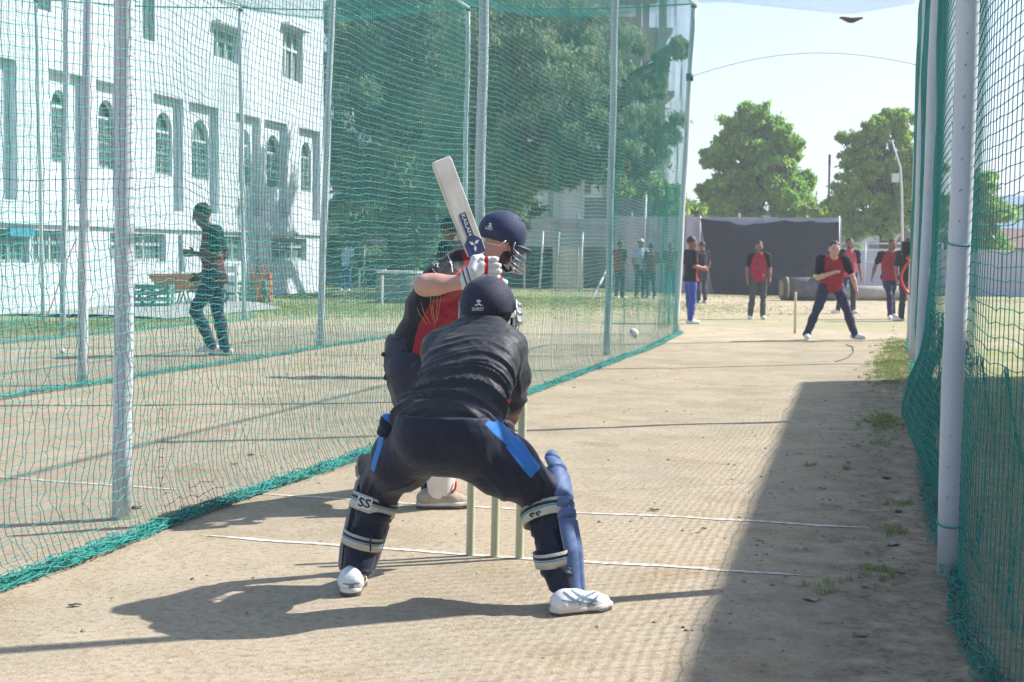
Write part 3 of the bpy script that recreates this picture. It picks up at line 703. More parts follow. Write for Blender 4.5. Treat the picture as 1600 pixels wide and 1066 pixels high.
# unfinished concrete building far behind the trees
def unfinished():
    y = 78; xr = bx(1036, y); o = empty('unfinished_building', (xr, y, 0), label='tall unfinished concrete frame building behind the big trees', cat='building')
    W_, D_ = 17.0, 10; fl = 3.25; n = 5
    for k in range(n+1):
        q = MB(); q.box((-W_/2+.15*(k % 2), D_/2, k*fl), (W_+.6, D_+.6, .28)); q.build('floor_slab', M['conc'], o)
    for k in range(n):
        for i in range(7):
            for yy in (0, D_):
                q = MB(); q.box((-i*W_/6*.995-.2, yy, k*fl+fl/2), (.38, .38, fl-.28)); q.build('column', M['conc'], o)
    for k in range(3):
        for i in range(6):
            q = MB(); xa = -i*W_/6-.2-W_/12; ww = W_/6-.4
            q.box((xa, .05, k*fl+.14+.55), (ww, .16, 1.1)); q.box((xa, .05, k*fl+fl-.14-.3), (ww, .16, .6)); q.box((xa-ww/2+.3, .05, k*fl+1.7), (.6, .155, 1.2)); q.box((xa+ww/2-.3, .05, k*fl+1.7), (.6, .155, 1.2))
            q.build('infill_wall', M['pale'], o)
    for k in range(3, 5):
        for i in (1, 3, 4):
            q = MB(); q.box((-i*W_/6-.2-W_/12, .3, k*fl+fl/2), (W_/6-.4, .16, fl-.3)); q.build('infill_wall', M['conc'], o)
    q = MB()
    for k in range(n):    # dark back wall so that the bays do not show sky
        q.box((-W_/2, D_-.5, k*fl+fl/2), (W_-1, .2, fl-.3))
    q.build('rear_wall', M['conc'], o)
    for i in range(7):
        for a in (-.12, .12):
            q = MB(); q.tube([(-i*W_/6-.2+a, a, n*fl), (-i*W_/6-.2+a*1.6, a, n*fl+1.6+.3*((i*7) % 3))], .03, 5); q.build('rebar', M['post_mark'], o)
    q = MB(); q.box((-2.2, -.3, 4.3*fl), (1.1, .5, .5)); q.build('parapet_step', M['pale'], o)
unfinished()

# sheds and far houses beyond the right net
def shed(x, y, w_, d_, h, col, rcol, label):
    o = empty('shed', (x, y, 0), label=label, cat='shed', group='low sheds beyond the right net')
    q = MB(); q.box((0, 0, h/2), (w_, d_, h)); q.build('wall', col, o)
    q = MB(); a = w_/2+.5; e = d_/2+.5; r_ = h+1.1
    q.add([(-a, -e, h), (a, -e, h), (a, e, h), (-a, e, h), (-a, 0, r_), (a, 0, r_)], [(0, 1, 5, 4), (2, 3, 4, 5), (0, 4, 3), (1, 2, 5), (0, 3, 2, 1)]); q.build('roof', rcol, o)
    for i in range(int(w_/3)):
        q = MB(); q.box((-w_/2+1.5+i*3, -d_/2-.03, h*.55), (1.1, .08, 1.0)); q.build('window', M['glass'], o)
    q = MB(); q.box((w_/2-.8, -d_/2-.03, 1.0), (.9, .07, 2.0)); q.build('door', M['frame'], o)
M['roof_b'] = mat('blue_sheet_roof', (.17, .24, .32), (.13, .19, .27), rough=.5, scale=2)
M['roof_r'] = mat('rusty_roof', (.22, .09, .06), (.15, .07, .05), rough=.7, scale=3)
M['brick_r'] = mat('dull_red_wall', (.25, .12, .10), (.19, .10, .08), rough=.9, scale=3)
shed(bx(1585, 110), 110, 26, 10, 3.4, M['pale'], M['roof_b'], 'long low shed with a blue-grey roof beyond the right net')
shed(bx(1590, 86), 86, 12, 6, 1.9, M['brick_r'], M['roof_r'], 'small dull red shed in front of the blue roofed one')
shed(bx(1640, 150), 150, 30, 12, 6.5, M['block'], M['roof_b'], 'taller grey hall farthest away at the right edge')
q = MB()
for i in range(26):
    x_ = bx(1455, 62)+i*1.6; q.box((x_, 62, .75), (.10, .10, 1.5))
for h in (.45, 1.0, 1.4): q.box((bx(1455, 62)+20, 62.02, h), (40, .05, .12))
tag(q.build('rail_fence', M['post'], None), 'low grey rail fence across the field beyond the right net', 'fence')

# building outside the frame on the right, the one whose shade lies across the lane
sb = MB(); hS = 6.0; Ls = hS/math.tan(R(SUN_EL)); cA = Vector((3.12+Ls*SUN_AZ[0], 15.9+Ls*SUN_AZ[1], 0)); BU = Vector((.2245, .9745, 0)); BN = Vector((.9745, -.2245, 0)); c = cA-BU*13+BN*4
o = empty('pavilion', c, label='plain block outside the frame at the right that shades the lane', cat='building')
ax = (BN, BU, Vector((0, 0, 1)))
sb.box((0, 0, hS/2), (8, 26, hS), ax); sb.build('wall', M['pale'], o)
for k in range(6):
    q = MB(); q.box(-ax[0]*4.02+ax[1]*(-10+4*k)+Vector((0, 0, 1.8)), (.08, 1.4, 1.3), ax); q.build('window', M['glass'], o)

# lamp pole with a bent arm
def lamp_pole():
    y = 44.; b = P(1410, 470, y); b.z = 0; o = empty('lamp_pole', b, label='thin pole with a bent arm in front of the right tree', cat='pole'); q = MB()
    pts = [Vector((0, 0, 0))]+[P(px, py, y)-b for px, py in ((1410, 385), (1409, 300), (1407, 262), (1401, 243), (1393, 219))]
    q.tube(pts, [.045, .04, .035, .032, .03, .022], 8); q.build('pole', M['post'], o, True)
    q = MB(); p = P(1399, 278, y)-b; q.box(p, (.2, .12, .26)); q.box(p+Vector((.1, 0, 0)), (.2, .03, .03)); q.build('junction_box', M['pale'], o)
lamp_pole()
q = MB(); a = P(1293, 400, 70); q.tube([(a.x, 70, 0), (a.x, 70, P(1293, 248, 70).z)], .05, 6); q.box((a.x, 70, P(1293, 250, 70).z), (.10, .10, .5))
tag(q.build('thin_mast', M['post_mark'], None), 'dark thin mast left of the right tree', 'mast')
# ------------------------------------------------------------------ trees and plants
def leafmat(name, a, b, trans=.5):
    m = mat(name, a, b, rough=.55, scale=.9, detail=3, trans=0, contrast=(.35, .65)); N = m.node_tree.nodes; K = m.node_tree.links; bs = N['Principled BSDF']
    at = N.new('ShaderNodeAttribute'); at.attribute_name = 'tone'; hs = N.new('ShaderNodeHueSaturation'); src = bs.inputs['Base Color'].links[0].from_socket
    mr = N.new('ShaderNodeMapRange'); mr.inputs[3].default_value = .72; mr.inputs[4].default_value = 1.25; K.new(at.outputs['Fac'], mr.inputs[0]); K.new(mr.outputs[0], hs.inputs['Value'])
    mh = N.new('ShaderNodeMapRange'); mh.inputs[3].default_value = .485; mh.inputs[4].default_value = .515; K.new(at.outputs['Fac'], mh.inputs[0]); K.new(mh.outputs[0], hs.inputs['Hue'])
    K.new(src, hs.inputs['Color']); K.new(hs.outputs[0], bs.inputs['Base Color'])
    tr = N.new('ShaderNodeBsdfTranslucent'); mx = N.new('ShaderNodeMixShader'); mx.inputs[0].default_value = trans; K.new(hs.outputs[0], tr.inputs[0])
    K.new(bs.outputs[0], mx.inputs[1]); K.new(tr.outputs[0], mx.inputs[2]); K.new(mx.outputs[0], N['Material Output'].inputs[0]); return m
M['bark'] = mat('bark', (.11, .085, .065), (.06, .045, .035), rough=.95, scale=6, bump=.6, bscale=14, stretch=(1, 1, .25))
M['leaf_d'] = leafmat('leaf_willow', (.16, .25, .12), (.28, .36, .19))
M['leaf_g'] = leafmat('leaf_green', (.20, .42, .05), (.36, .56, .09))
M['leaf_y'] = leafmat('leaf_light', (.24, .40, .08), (.34, .48, .12))
M['leaf_o'] = leafmat('leaf_olive', (.26, .42, .07), (.38, .54, .11))

def leaves(centres, radii, n, size, aspect, rng, droop=.3, flat=.8):
    """leaf quads around clump centres (crown volume), two triangles each, with a tone per leaf"""
    k = rng.integers(0, len(centres), n); c = centres[k]; r = radii[k]
    d = rng.standard_normal((n, 3)); d /= np.linalg.norm(d, axis=1)[:, None]
    p = c+d*(r*np.where(rng.random(n) < .66, rng.random(n)**.5, .75+.6*np.abs(rng.standard_normal(n))))[:, None]*np.array([1, 1, flat])
    a = rng.standard_normal((n, 3)); a[:, 2] -= droop*2; a /= np.linalg.norm(a, axis=1)[:, None]
    b = np.cross(a, rng.standard_normal((n, 3))); b /= np.linalg.norm(b, axis=1)[:, None]
    s = size*(.6+.8*rng.random(n))[:, None]; w = s*aspect
    V = np.stack([p-a*s*.5, p+b*w*.5, p+a*s*.5, p-b*w*.5], 1).reshape(-1, 3)
    tone = np.repeat(np.clip(rng.random(n)*.6+.4*rng.random(len(centres))[k], 0, 1), 4)
    return V, np.arange(n*4).reshape(n, 4), tone
def tree(name, label, cat, base, blobs, n, size, m, trunk_r=.22, aspect=.4, droop=.3, group=None, sub=16, seed=0, limbs=True, depth_s=1.0, subr=.36, core=True):
    """blobs: (px, py, radius in px, depth) of the crown's masses"""
    rng = np.random.default_rng(seed); base = Vector(base); o = empty(name, base, label=label, cat=cat, group=group)
    cc, rr = [], []; bl = []
    for (px, py, rp, y) in blobs:
        c = np.array(P(px, py, y)-base); r = rp/FPX*y; bl.append((c, r))
        for _ in range(sub):
            d = rng.standard_normal(3); d /= np.linalg.norm(d); rad = r*(.45+.62*rng.random()); q = c+d*rad*np.array([1, depth_s, .95])
            cc.append(q); rr.append(r*subr*(.55+.75*rng.random()))
        if core: cc.append(c); rr.append(r*.5)
    cc = np.array(cc); rr = np.array(rr); keep = cc[:, 2]-rr*.5 > .3; cc, rr = cc[keep], rr[keep]
    V, F_, tone = leaves(cc, rr, n, size, aspect, rng, droop)
    V[:, 2] = np.maximum(V[:, 2], .02)
    cr = obj('crown', np_mesh('crown', V, F_, m, None, False, {'tone': tone}), o)
    top_ = Vector(max(bl, key=lambda q_: q_[0][2])[0]); tr_top = Vector((sum(b_[0][0] for b_ in bl)/len(bl)*.5, sum(b_[0][1] for b_ in bl)/len(bl)*.5, top_.z*.62))
    q = MB(); pts = [Vector((0, 0, -.3)), Vector((0, 0, .4)), lerp((0, 0, 0), tr_top, .5)+Vector((.12, .05, 0)), tr_top, lerp(tr_top, top_, .8)]
    q.tube(pts, [trunk_r*1.45, trunk_r, trunk_r*.8, trunk_r*.5, trunk_r*.12], 10); q.build('trunk', M['bark'], o, True)
    if limbs:
        for c, r in bl:
            c = Vector(c); f = rng.uniform(.35, .95); s = lerp(pts[1], pts[3], f); mid = lerp(s, c, .5)+Vector((0, 0, -.08*r)); q = MB()
            q.tube([s, mid, c, c+(c-mid).normalized()*r*.6], [trunk_r*.34, trunk_r*.20, trunk_r*.08, .01], 6)
            for _ in range(3):
                d = Vector(rng.standard_normal(3)).normalized(); q.tube([mid, c+d*r*.7], [trunk_r*.14, .01], 5)
            q.build('limb', M['bark'], o, True)
    return o
big = [(735, 60, 75, 44), (800, 20, 80, 45), (810, 110, 85, 44), (880, 60, 70, 45), (900, 150, 80, 43), (945, 90, 60, 45), (975, 165, 65, 43), (1000, 240, 48, 43), (935, 235, 60, 42), (850, 230, 75, 43), (770, 250, 75, 43), (1035, 200, 36, 43), (1020, 130, 30, 43), (1060, 75, 16, 43), (1032, 92, 14, 43), (740, 170, 75, 44), (870, 262, 34, 42), (920, 262, 20, 42), (790, 320, 45, 44), (735, 330, 45, 44), (700, 250, 50, 44)]
tree('tree', 'large grey-green drooping tree whose crown fills the middle of the sky', 'tree', G(742, 452), big, 110000, .20, M['leaf_d'], .34, .30, .8, 'dark trees behind the nets', seed=1, sub=30, subr=.25, core=False)
lft = [(540, 60, 60, 49), (600, 30, 70, 50), (670, 50, 70, 50), (560, 150, 70, 49), (640, 150, 80, 50), (700, 110, 60, 50), (550, 250, 60, 49), (620, 260, 75, 50), (690, 290, 65, 50), (560, 330, 50, 49), (640, 350, 50, 50), (600, -20, 60, 50), (690, -20, 60, 50)]
tree('tree', 'dense dark tree beside the white building behind two nets', 'tree', (P(615, 440, 50).x, 50, 0), lft, 80000, .24, M['leaf_d'], .30, .34, .6, 'dark trees behind the nets', seed=2, sub=20)
hd = [(530+i*38, 395+8*((i*7) % 3), 34, 53+.5*(i % 3)) for i in range(9)]+[(545+i*45, 340+10*(i % 2), 34, 56) for i in range(7)]
tree('hedge', 'dark hedge under the big trees between the building and fence', 'hedge', (P(680, 440, 54).x, 54, 0), hd, 40000, .20, M['leaf_d'], .10, .4, .3, seed=3, sub=14, limbs=False)
banana = [(985, 312, 26, 57), (1015, 300, 24, 57), (1045, 318, 24, 57), (1005, 325, 28, 57), (1075, 325, 22, 58), (960, 325, 20, 57)]
tree('tree', 'light green low tree above the pale wall behind the net', 'tree', (P(1010, 440, 57).x, 57, 0), banana, 16000, .30, M['leaf_y'], .12, .4, .3, 'trees beyond the far wall', seed=4)
tA = [(1178, 178, 26, 66), (1150, 200, 26, 66), (1205, 205, 24, 66), (1232, 218, 22, 65), (1130, 240, 24, 66), (1165, 240, 34, 66), (1210, 250, 34, 65), (1110, 248, 16, 66), (1185, 290, 40, 66), (1145, 290, 34, 66), (1225, 295, 34, 65), (1250, 290, 20, 66), (1262, 280, 12, 66), (1115, 305, 22, 66), (1105, 325, 24, 66), (1150, 325, 32, 66), (1195, 325, 36, 66), (1240, 325, 30, 66), (1145, 222, 18, 66), (1240, 240, 16, 66)]
tree('tree', 'bushy bright green tree standing alone above the black sheet', 'tree', (P(1180, 440, 66).x, 66, 0), tA, 90000, .21, M['leaf_g'], .28, .45, .5, 'trees beyond the far wall', seed=5, sub=34, subr=.24, core=False)
tB = [(1405, 195, 24, 60), (1375, 205, 24, 60), (1350, 228, 26, 60), (1405, 240, 34, 60), (1330, 250, 20, 60), (1370, 270, 36, 60), (1330, 290, 28, 60), (1405, 300, 36, 60), (1345, 325, 34, 60), (1385, 345, 34, 60), (1310, 320, 20, 60), (1315, 215, 8, 60), (1435, 260, 40, 60), (1440, 330, 40, 60), (1385, 180, 10, 60), (1285, 335, 22, 62), (1265, 332, 16, 64), (1330, 355, 22, 60)]
tree('tree', 'wide green tree behind the lamp pole at the right', 'tree', (P(1385, 440, 60).x, 60, 0), tB, 84000, .20, M['leaf_o'], .30, .35, .6, 'trees beyond the far wall', seed=6, sub=34, subr=.22, core=False)
tC = [(1530, 290, 26, 60), (1545, 330, 32, 60), (1525, 370, 34, 60), (1550, 385, 28, 60), (1510, 330, 30, 60), (1500, 380, 30, 60)]
tree('tree', 'yellow-green tree seen through the mesh right of the thick post', 'tree', (P(1530, 440, 60).x, 60, 0), tC, 22000, .24, M['leaf_y'], .16, .45, .4, 'trees beyond the far wall', seed=7)
for k, (px, y, rp, py) in enumerate(((1290, 90, 22, 345), (1330, 95, 18, 352), (1480, 100, 30, 330), (1600, 130, 22, 350))):
    tree('far_tree', ['small far tree just right of the black sheet', 'lower far tree behind the pipe railing', 'far tree between the right posts', 'far tree at the right edge behind the sheds'][k], 'tree', (P(px, 440, y).x, y, 0), [(px, py, rp, y), (px+rp, py+12, rp*.8, y), (px-rp, py+14, rp*.8, y), (px, py+25, rp, y)], 6000, .4, M['leaf_g'], .2, .5, .2, 'distant trees', seed=20+k, sub=12)
# hazy tree line on the horizon
def treeline():
    rng = np.random.default_rng(5); cc = []; rr = []
    for i in range(150):
        x = -60+i*2.6; cc.append((x, 260+rng.uniform(-12, 12), rng.uniform(2, 5))); rr.append(rng.uniform(3.5, 6))
    V, F_, tone = leaves(np.array(cc), np.array(rr), 24000, 1.3, .7, rng)
    V[:, 2] = np.maximum(V[:, 2], .05); o = obj('treeline', np_mesh('treeline', V, F_, M['leaf_g'], None, False, {'tone': tone})); tag(o, 'distant wood along the horizon', kind='stuff')
treeline()

def grass(name, label, spots, m, hgt=.06, seed=0, w=.004, clump=True):
    """spots: (s, t, rs, rt, count)"""
    rng = np.random.default_rng(seed); Vs = []
    for s, t, rs, rt, n in spots:
        nc = max(3, n//(14 if clump else 2)); cc_ = rng.standard_normal((nc, 2))*.5; a = cc_[rng.integers(0, nc, n)]; S_ = s+a[:, 0]*rs+rng.standard_normal(n)*.010*(1+.05*t); T_ = t+a[:, 1]*rt+rng.standard_normal(n)*.013*(1+.08*t)
        X = C0.x+S_*LN.x+T_*LU.x; Y = C0.y+S_*LN.y+T_*LU.y; Z = rise(S_)
        h = hgt*(.35+rng.random(n)); ang = rng.random(n)*6.28; ln = rng.standard_normal((n, 2))*.45*h[:, None]
        dx, dy = np.cos(ang)*w*(1+.03*Y), np.sin(ang)*w*(1+.03*Y)
        Vs.append(np.stack([np.stack([X-dx, Y-dy, Z-.005], -1), np.stack([X+dx, Y+dy, Z-.005], -1), np.stack([X+ln[:, 0], Y+ln[:, 1], Z+h], -1)], 1).reshape(-1, 3))
    V = np.concatenate(Vs); n = len(V)//3; tone = np.repeat(rng.random(n), 3)
    o = obj(name, np_mesh(name, V, np.arange(n*3).reshape(n, 3), m, None, False, {'tone': tone})); tag(o, label, kind='stuff')
M['grass'] = leafmat('grass_blade', (.20, .27, .07), (.34, .36, .14), .3)
grass('grass', 'short grass along the foot of the right net', [(1.72, 12.2, .30, 2.8, 11000), (1.75, 16, .25, 3, 7000), (1.65, 6.0, .2, .9, 1500), (1.65, 4.7, .14, .4, 260), (1.72, 1.15, .12, .18, 300), (1.78, 1.9, .1, .3, 260), (1.66, .1, .10, .2, 200), (1.5, -.25, .1, .2, 160), (1.2, 3.4, .03, .04, 60), (1.45, 3.3, .04, .06, 60)], M['grass'], .028, 1, .0022)
grass('lawn', 'patchy lawn between the nets and the white building', [(-11, 24, 5, 5, 30000), (-7, 31, 6, 5, 30000), (-13, 33, 6, 6, 20000), (-11.5, 15.5, 1.6, 3, 9000), (7, 18, 3, 9, 9000), (-1, 42, 14, 3, 12000)], M['grass'], .03, 2, .004, False)

# clods, stones and dead leaves on the soil
def clods():
    rng = np.random.default_rng(8); q = MB()
    for _ in range(1500):
        if rng.random() < .72: s, t = rng.normal(1.45, .33), rng.uniform(-2.2, 8)
        else: s, t = rng.uniform(-1.7, 1.4), rng.uniform(-2.2, 12)
        if s > 2.1: continue
        p = L(s, t); z = gh(p.x, p.y); r = .0035+.010*rng.random()**4
        vs = [(p.x+dx*r*rng.uniform(.7, 1.5), p.y+dy*r*rng.uniform(.7, 1.5), z+dz*r*rng.uniform(.5, 1)) for dx, dy, dz in ((1, 0, 0), (0, 1, 0), (-1, 0, 0), (0, -1, 0), (0, 0, 1), (0, 0, -.8))]
        q.add(vs, [(0, 1, 4), (1, 2, 4), (2, 3, 4), (3, 0, 4), (1, 0, 5), (2, 1, 5), (3, 2, 5), (0, 3, 5)])
    tag(q.build('soil_crumbs', mat('crumbs', (.17, .12, .08), (.34, .27, .19), rough=.95, scale=9), None), 'loose crumbs of dry soil', kind='stuff')
clods()
M['dry'] = mat('dry_leaf', (.20, .16, .11), (.36, .32, .26), rough=.8, scale=30)
M['drydark'] = mat('dry_leaf_dark', (.06, .045, .03), (.12, .09, .06), rough=.8, scale=30)
for k, (px, py, w_, mk, lab) in enumerate([(1265, 938, .085, 'dry', 'pale curled leaf on the shaded soil, lowest in front'), (1352, 921, .06, 'dry', 'small grey leaf left of the near right post'), (1395, 852, .09, 'dry', 'pale dry leaf by the grass tuft near the thick post'), (1408, 893, .05, 'dry', 'grey bit of leaf at the foot of the thick post'), (1345, 995, .06, 'dry', 'thin bent leaf near the bottom right of the pitch'), (1285, 765, .05, 'dry', 'small leaf in the shade between the two creases'), (1326, 723, .05, 'drydark', 'dark leaf in the middle of the shade'), (1385, 745, .09, 'drydark', 'dark clump of dead leaf beside a weed'), (1404, 803, .07, 'drydark', 'dark crumpled leaf above the pale one'), (392, 712, .06, 'drydark', 'dark leaf in the next lane below the walking man'), (366, 725, .05, 'dry', 'pale leaf beside the dark one in the next lane'), (117, 948, .05, 'drydark', 'small brown leaf at lower left'), (213, 795, .07, 'drydark', 'scrap of weed at the foot of the left post'), (1022, 799, .06, 'drydark', 'scuffed bit of dark turf above the farther crease'), (1100, 830, .03, 'drydark', 'tiny dark bit of turf right of the scuff'), (897, 606, .05, 'drydark', 'brown leaf on the lane right of the net foot')]):
    g = G(px, py); q = MB(); n = 5; v = []
    rng = np.random.default_rng(k); a0 = rng.random()*3.1
    for i in range(n+1):
        u = i/n; ww = w_*.32*math.sin(math.pi*min(max(u, .03), .97))*(1+.3*rng.standard_normal()*.5); x = (u-.5)*w_; z = .002+.005*abs(math.sin(u*5+k))
        for sg in (-1, 0, 1): v.append(Vector((x*math.cos(a0)-sg*ww*math.sin(a0), x*math.sin(a0)+sg*ww*math.cos(a0), z+(.004 if sg else 0))))
    f = [(i*3+j, i*3+j+1, i*3+j+4, i*3+j+3) for i in range(n) for j in (0, 1)]
    q.add(v, f); o = q.build('dry_leaf', M[mk], None, True, loc=(g.x, g.y, gh(g.x, g.y))); so = o.modifiers.new('s', 'SOLIDIFY'); so.thickness = .0012
    tag(o, lab, 'leaf', 'dead leaves scattered on the soil')
# stiff dead leaf caught in the roof net
p = P(1330, 30, 24.2); q = MB(); v = []
for i in range(9):
    u = i/8; w_ = .055*math.sin(math.pi*(.08+.84*u)); x = (u-.5)*.38
    for a in range(6): v.append((x, w_*math.cos(a*math.pi/3)*1.6, w_*.8*math.sin(a*math.pi/3)+.02*math.cos(u*6)))
q.add(v, [(i*6+a, i*6+(a+1) % 6, (i+1)*6+(a+1) % 6, (i+1)*6+a) for i in range(8) for a in range(6)])
tag(q.build('dead_leaf', mat('dead_palm', (.16, .09, .07), (.09, .05, .04), rough=.8, scale=8), None, True, loc=p), 'brown dead leaf hanging in the sagging roof net', 'leaf')

# gravel strip at the foot of the white building, far left
q = MB(); rng = np.random.default_rng(4)
M['gravel'] = mat('gravel_grey', (.26, .25, .235), (.40, .39, .37), rough=.95, scale=14, bump=.6, bscale=25)
cols_ = []
for i in range(30):
    u = fu(330)+ (fu(-40)-fu(330))*i/29
    for j in range(6):
        o_ = .25+j*.75*(.2+.8*min(1, i/14)); p = FW(u, 0, o_); cols_.append((p.x, p.y, gz(p.x, p.y)+.012+.05*math.sin(math.pi*j/5)+.01*rng.random()))
q.add(cols_, [(i*6+j, i*6+j+1, (i+1)*6+j+1, (i+1)*6+j) for i in range(29) for j in range(5)])
tag(q.build('gravel_strip', M['gravel'], None, True), 'pale gravel strip beside the white building', kind='structure')

# ------------------------------------------------------------------ things standing about
M['orange'] = mat('orange_paint', (.55, .17, .06), (.42, .13, .05), rough=.6, scale=4)
M['greenp'] = mat('green_paint', (.10, .22, .17), rough=.6)
M['rust'] = mat('dark_metal', (.12, .11, .10), rough=.6)
def barrow(px, py, label, flip=1):
    g = G(px, py); o = empty('wheelbarrow', g, label=label, cat='wheelbarrow', group='wheelbarrows by the building wall')
    q = MB(); v = []
    for z, a, b in ((.35, .28, .20), (.72, .52, .32)):
        v += [(-a, -b, z), (a, -b, z), (a, b, z), (-a, b, z)]
    q.add(v, [(0, 1, 5, 4), (1, 2, 6, 5), (2, 3, 7, 6), (3, 0, 4, 7), (0, 3, 2, 1)]); t = q.build('tray', M['orange'], o); s = t.modifiers.new('s', 'SOLIDIFY'); s.thickness = .012
    for y in (-.18, .18): q = MB(); q.tube([(-.6*flip, y*.3, .22), (.1*flip, y, .33), (.95*flip, y*1.3, .62)], .02, 6); q.build('handle', M['rust'], o, True); q = MB(); q.tube([(.25*flip, y, .34), (.35*flip, y, 0)], .02, 6); q.build('leg', M['rust'], o, True)
    q = MB(); n = 18; c = Vector((-.6*flip, 0, .22)); q.tube([c+Vector((.18*math.cos(a*6.2832/n), 0, .18*math.sin(a*6.2832/n))) for a in range(n+1)], .035, 8, False); wh = q.build('wheel', M['black'], o, True)
barrow(272, 479, 'orange wheelbarrow left of the walking man by the wall'); barrow(302, 477, 'second orange wheelbarrow half behind the walking man', -1)
def crate(px, py, sz, m, label, rz=0):
    g = G(px, py); o = empty('crate', g, rz, label=label, cat='crate', group='crates and stands by the building wall'); w_, d_, h = sz
    for i in range(4): q = MB(); q.box((0, -d_/2, h*(.14+.24*i)), (w_, .02, h*.17)); q.build('slat', m, o); q = MB(); q.box((-w_/2, 0, h*(.14+.24*i)), (.02, d_-.03, h*.17)); q.build('slat', m, o); q = MB(); q.box((w_/2, 0, h*(.14+.24*i)), (.02, d_-.03, h*.17)); q.build('slat', m, o)
    for a in (-1, 1):
        for b in (-1, 1): q = MB(); q.box((a*(w_/2-.035), b*(d_/2-.035), h/2), (.045, .045, h)); q.build('corner', m, o)
    q = MB(); q.box((0, 0, .03), (w_-.1, d_-.1, .03)); q.build('bottom', m, o)
crate(236, 482, (.9, .5, .55), M['greenp'], 'dull green crate left of the orange wheelbarrow')
crate(385, 473, (1.0, .6, .55), M['greenp'], 'green crate behind the thin pole by the wall')
crate(408, 471, (.5, .4, .75), M['orange'], 'orange slatted stand right of the green crate')
crate(361, 474, (.35, .35, .95), M['pale'], 'narrow pale stand right behind the walking man')
for k, px in enumerate((398, 412, 422)):
    g = G(px, 474); q = MB(); q.tube([g, g+Vector((-.35 if k else .25, .1, .95))], .025, 6); tag(q.build('leaning_stick', M['orange'] if k < 2 else M['rust'], None), ['orange stick leaning left of the stand', 'orange stick leaning against the stand', 'dark stick leaning right of the stand'][k], 'stick')
# red cord on the ground and up the post at far left
q = MB(); a = G(60, 512); b_ = P(120, 372, 26); q.tube([G(18, 516), G(40, 514), a, lerp(a, b_, .3)-Vector((0, 0, .15)), lerp(a, b_, .7), b_], .012, 5); tag(q.build('red_cord', mat('red_cord', (.30, .05, .05), rough=.6), None, True), 'thin red cord running up from the gravel at the left', 'cord')
# bench table under the trees, concrete tank, white stump-like pole
g = G(582, 458); o = empty('table', g, label='low white topped table under the trees', cat='table'); q = MB(); q.box((0, 0, .72), (.8, .5, .05)); q.build('table_top', M['frame'], o)
for a in (-.4, .4):
    for b in (-.18, .18): q = MB(); q.box((a, b, .35), (.05, .05, .7)); q.build('leg', M['pale'], o)
g = G(625, 473); o = empty('water_tank', g, label='rounded concrete tank with a pale rim left of the batsman', cat='tank')
q = MB(); q.tube([(0, 0, 0), (0, 0, .03), (0, 0, .70), (0, 0, .74)], [.62, .63, .58, .56], 24); q.build('body', M['block'], o, True)
q = MB(); q.tube([(0, 0, .74), (0, 0, .80)], .60, 24); q.build('rim', M['frame'], o)
g = G(597, 478); q = MB(); q.tube([(0, 0, 0), (0, 0, .72)], .03, 8); tag(q.build('stump', M['pale'], None, loc=g), 'single white stump standing before the concrete tank', 'stump')
# heavy roller / rolled matting by the far wall
g = G(1262, 470); o = empty('pitch_roller', (g.x, g.y, 0), label='grey rolled matting with a pale end before the black sheet', cat='matting')
q = MB(); q.tube([(-.80, 0, .36), (.9, .2, .36)], .35, 24); q.build('roll', mat('roll_grey', (.07, .07, .08), (.12, .12, .13), rough=.8, scale=5), o, True)
q = MB(); q.tube([(-.82, 0, .36), (-.78, 0, .36)], .26, 20); q.tube([(-.68, -.01, .36), (-.62, -.01, .36)], .356, 24); q.build('binding', mat('mustard', (.35, .28, .10), rough=.8), o)
q = MB(); q.box((.35, -.1, .74), (.4, .3, .09)); q.box((.5, -.25, .67), (.2, .06, .2)); tag(q.build('bib', mat('lime_cloth', (.45, .65, .12), rough=.8), None, loc=(g.x, g.y, 0), bevel=.02), 'lime green bib lying on the rolled matting', 'bib')
g = G(1370, 470); q = MB(); q.tube([(-1.6, 0, .24), (0, .1, .23), (1.6, .15, .24)], .22, 20); tag(q.build('rolled_mat', mat('mat_roll', (.40, .37, .33), (.30, .28, .25), rough=.9, scale=5), None, True, loc=(g.x, g.y, 0)), 'long pale roll of matting along the low wall', 'matting')
# red hose loop on the far end post
p = L(1.90, 18.45, 0); q = MB(); n = 28
q.tube([Vector((.02*math.sin(3*a), .06*math.sin(a)-.05, 1.02+.26*math.cos(a)))+Vector((-.10*math.sin(a), 0, 0)) for a in [i*6.0/n for i in range(n+1)]], .022, 8)
q.tube([Vector((-.03, 0, 1.32)), Vector((.05, .02, 1.42))], .03, 6)
tag(q.build('hose_loop', mat('red_plastic', (.75, .06, .035), rough=.35), None, True, loc=p), 'bright red hose looped on the far right end post', 'hose')
q = MB(); q.box((0, 0, 0), (.14, .12, .22)); tag(q.build('holder', M['black'], None, loc=p+Vector((-.06, 0, 1.5)), bevel=.02), 'small black holder above the red loop', 'holder')
# dark curved mark: thin cable lying on the pitch
q = MB(); q.tube([G(px, py)+Vector((0, 0, .006)) for px, py in ((1305, 566), (1322, 561), (1333, 552), (1333, 543), (1322, 539))], .006, 5); tag(q.build('cable', M['black'], None, True), 'short curved cable lying on the pitch below the bowler', 'cable')
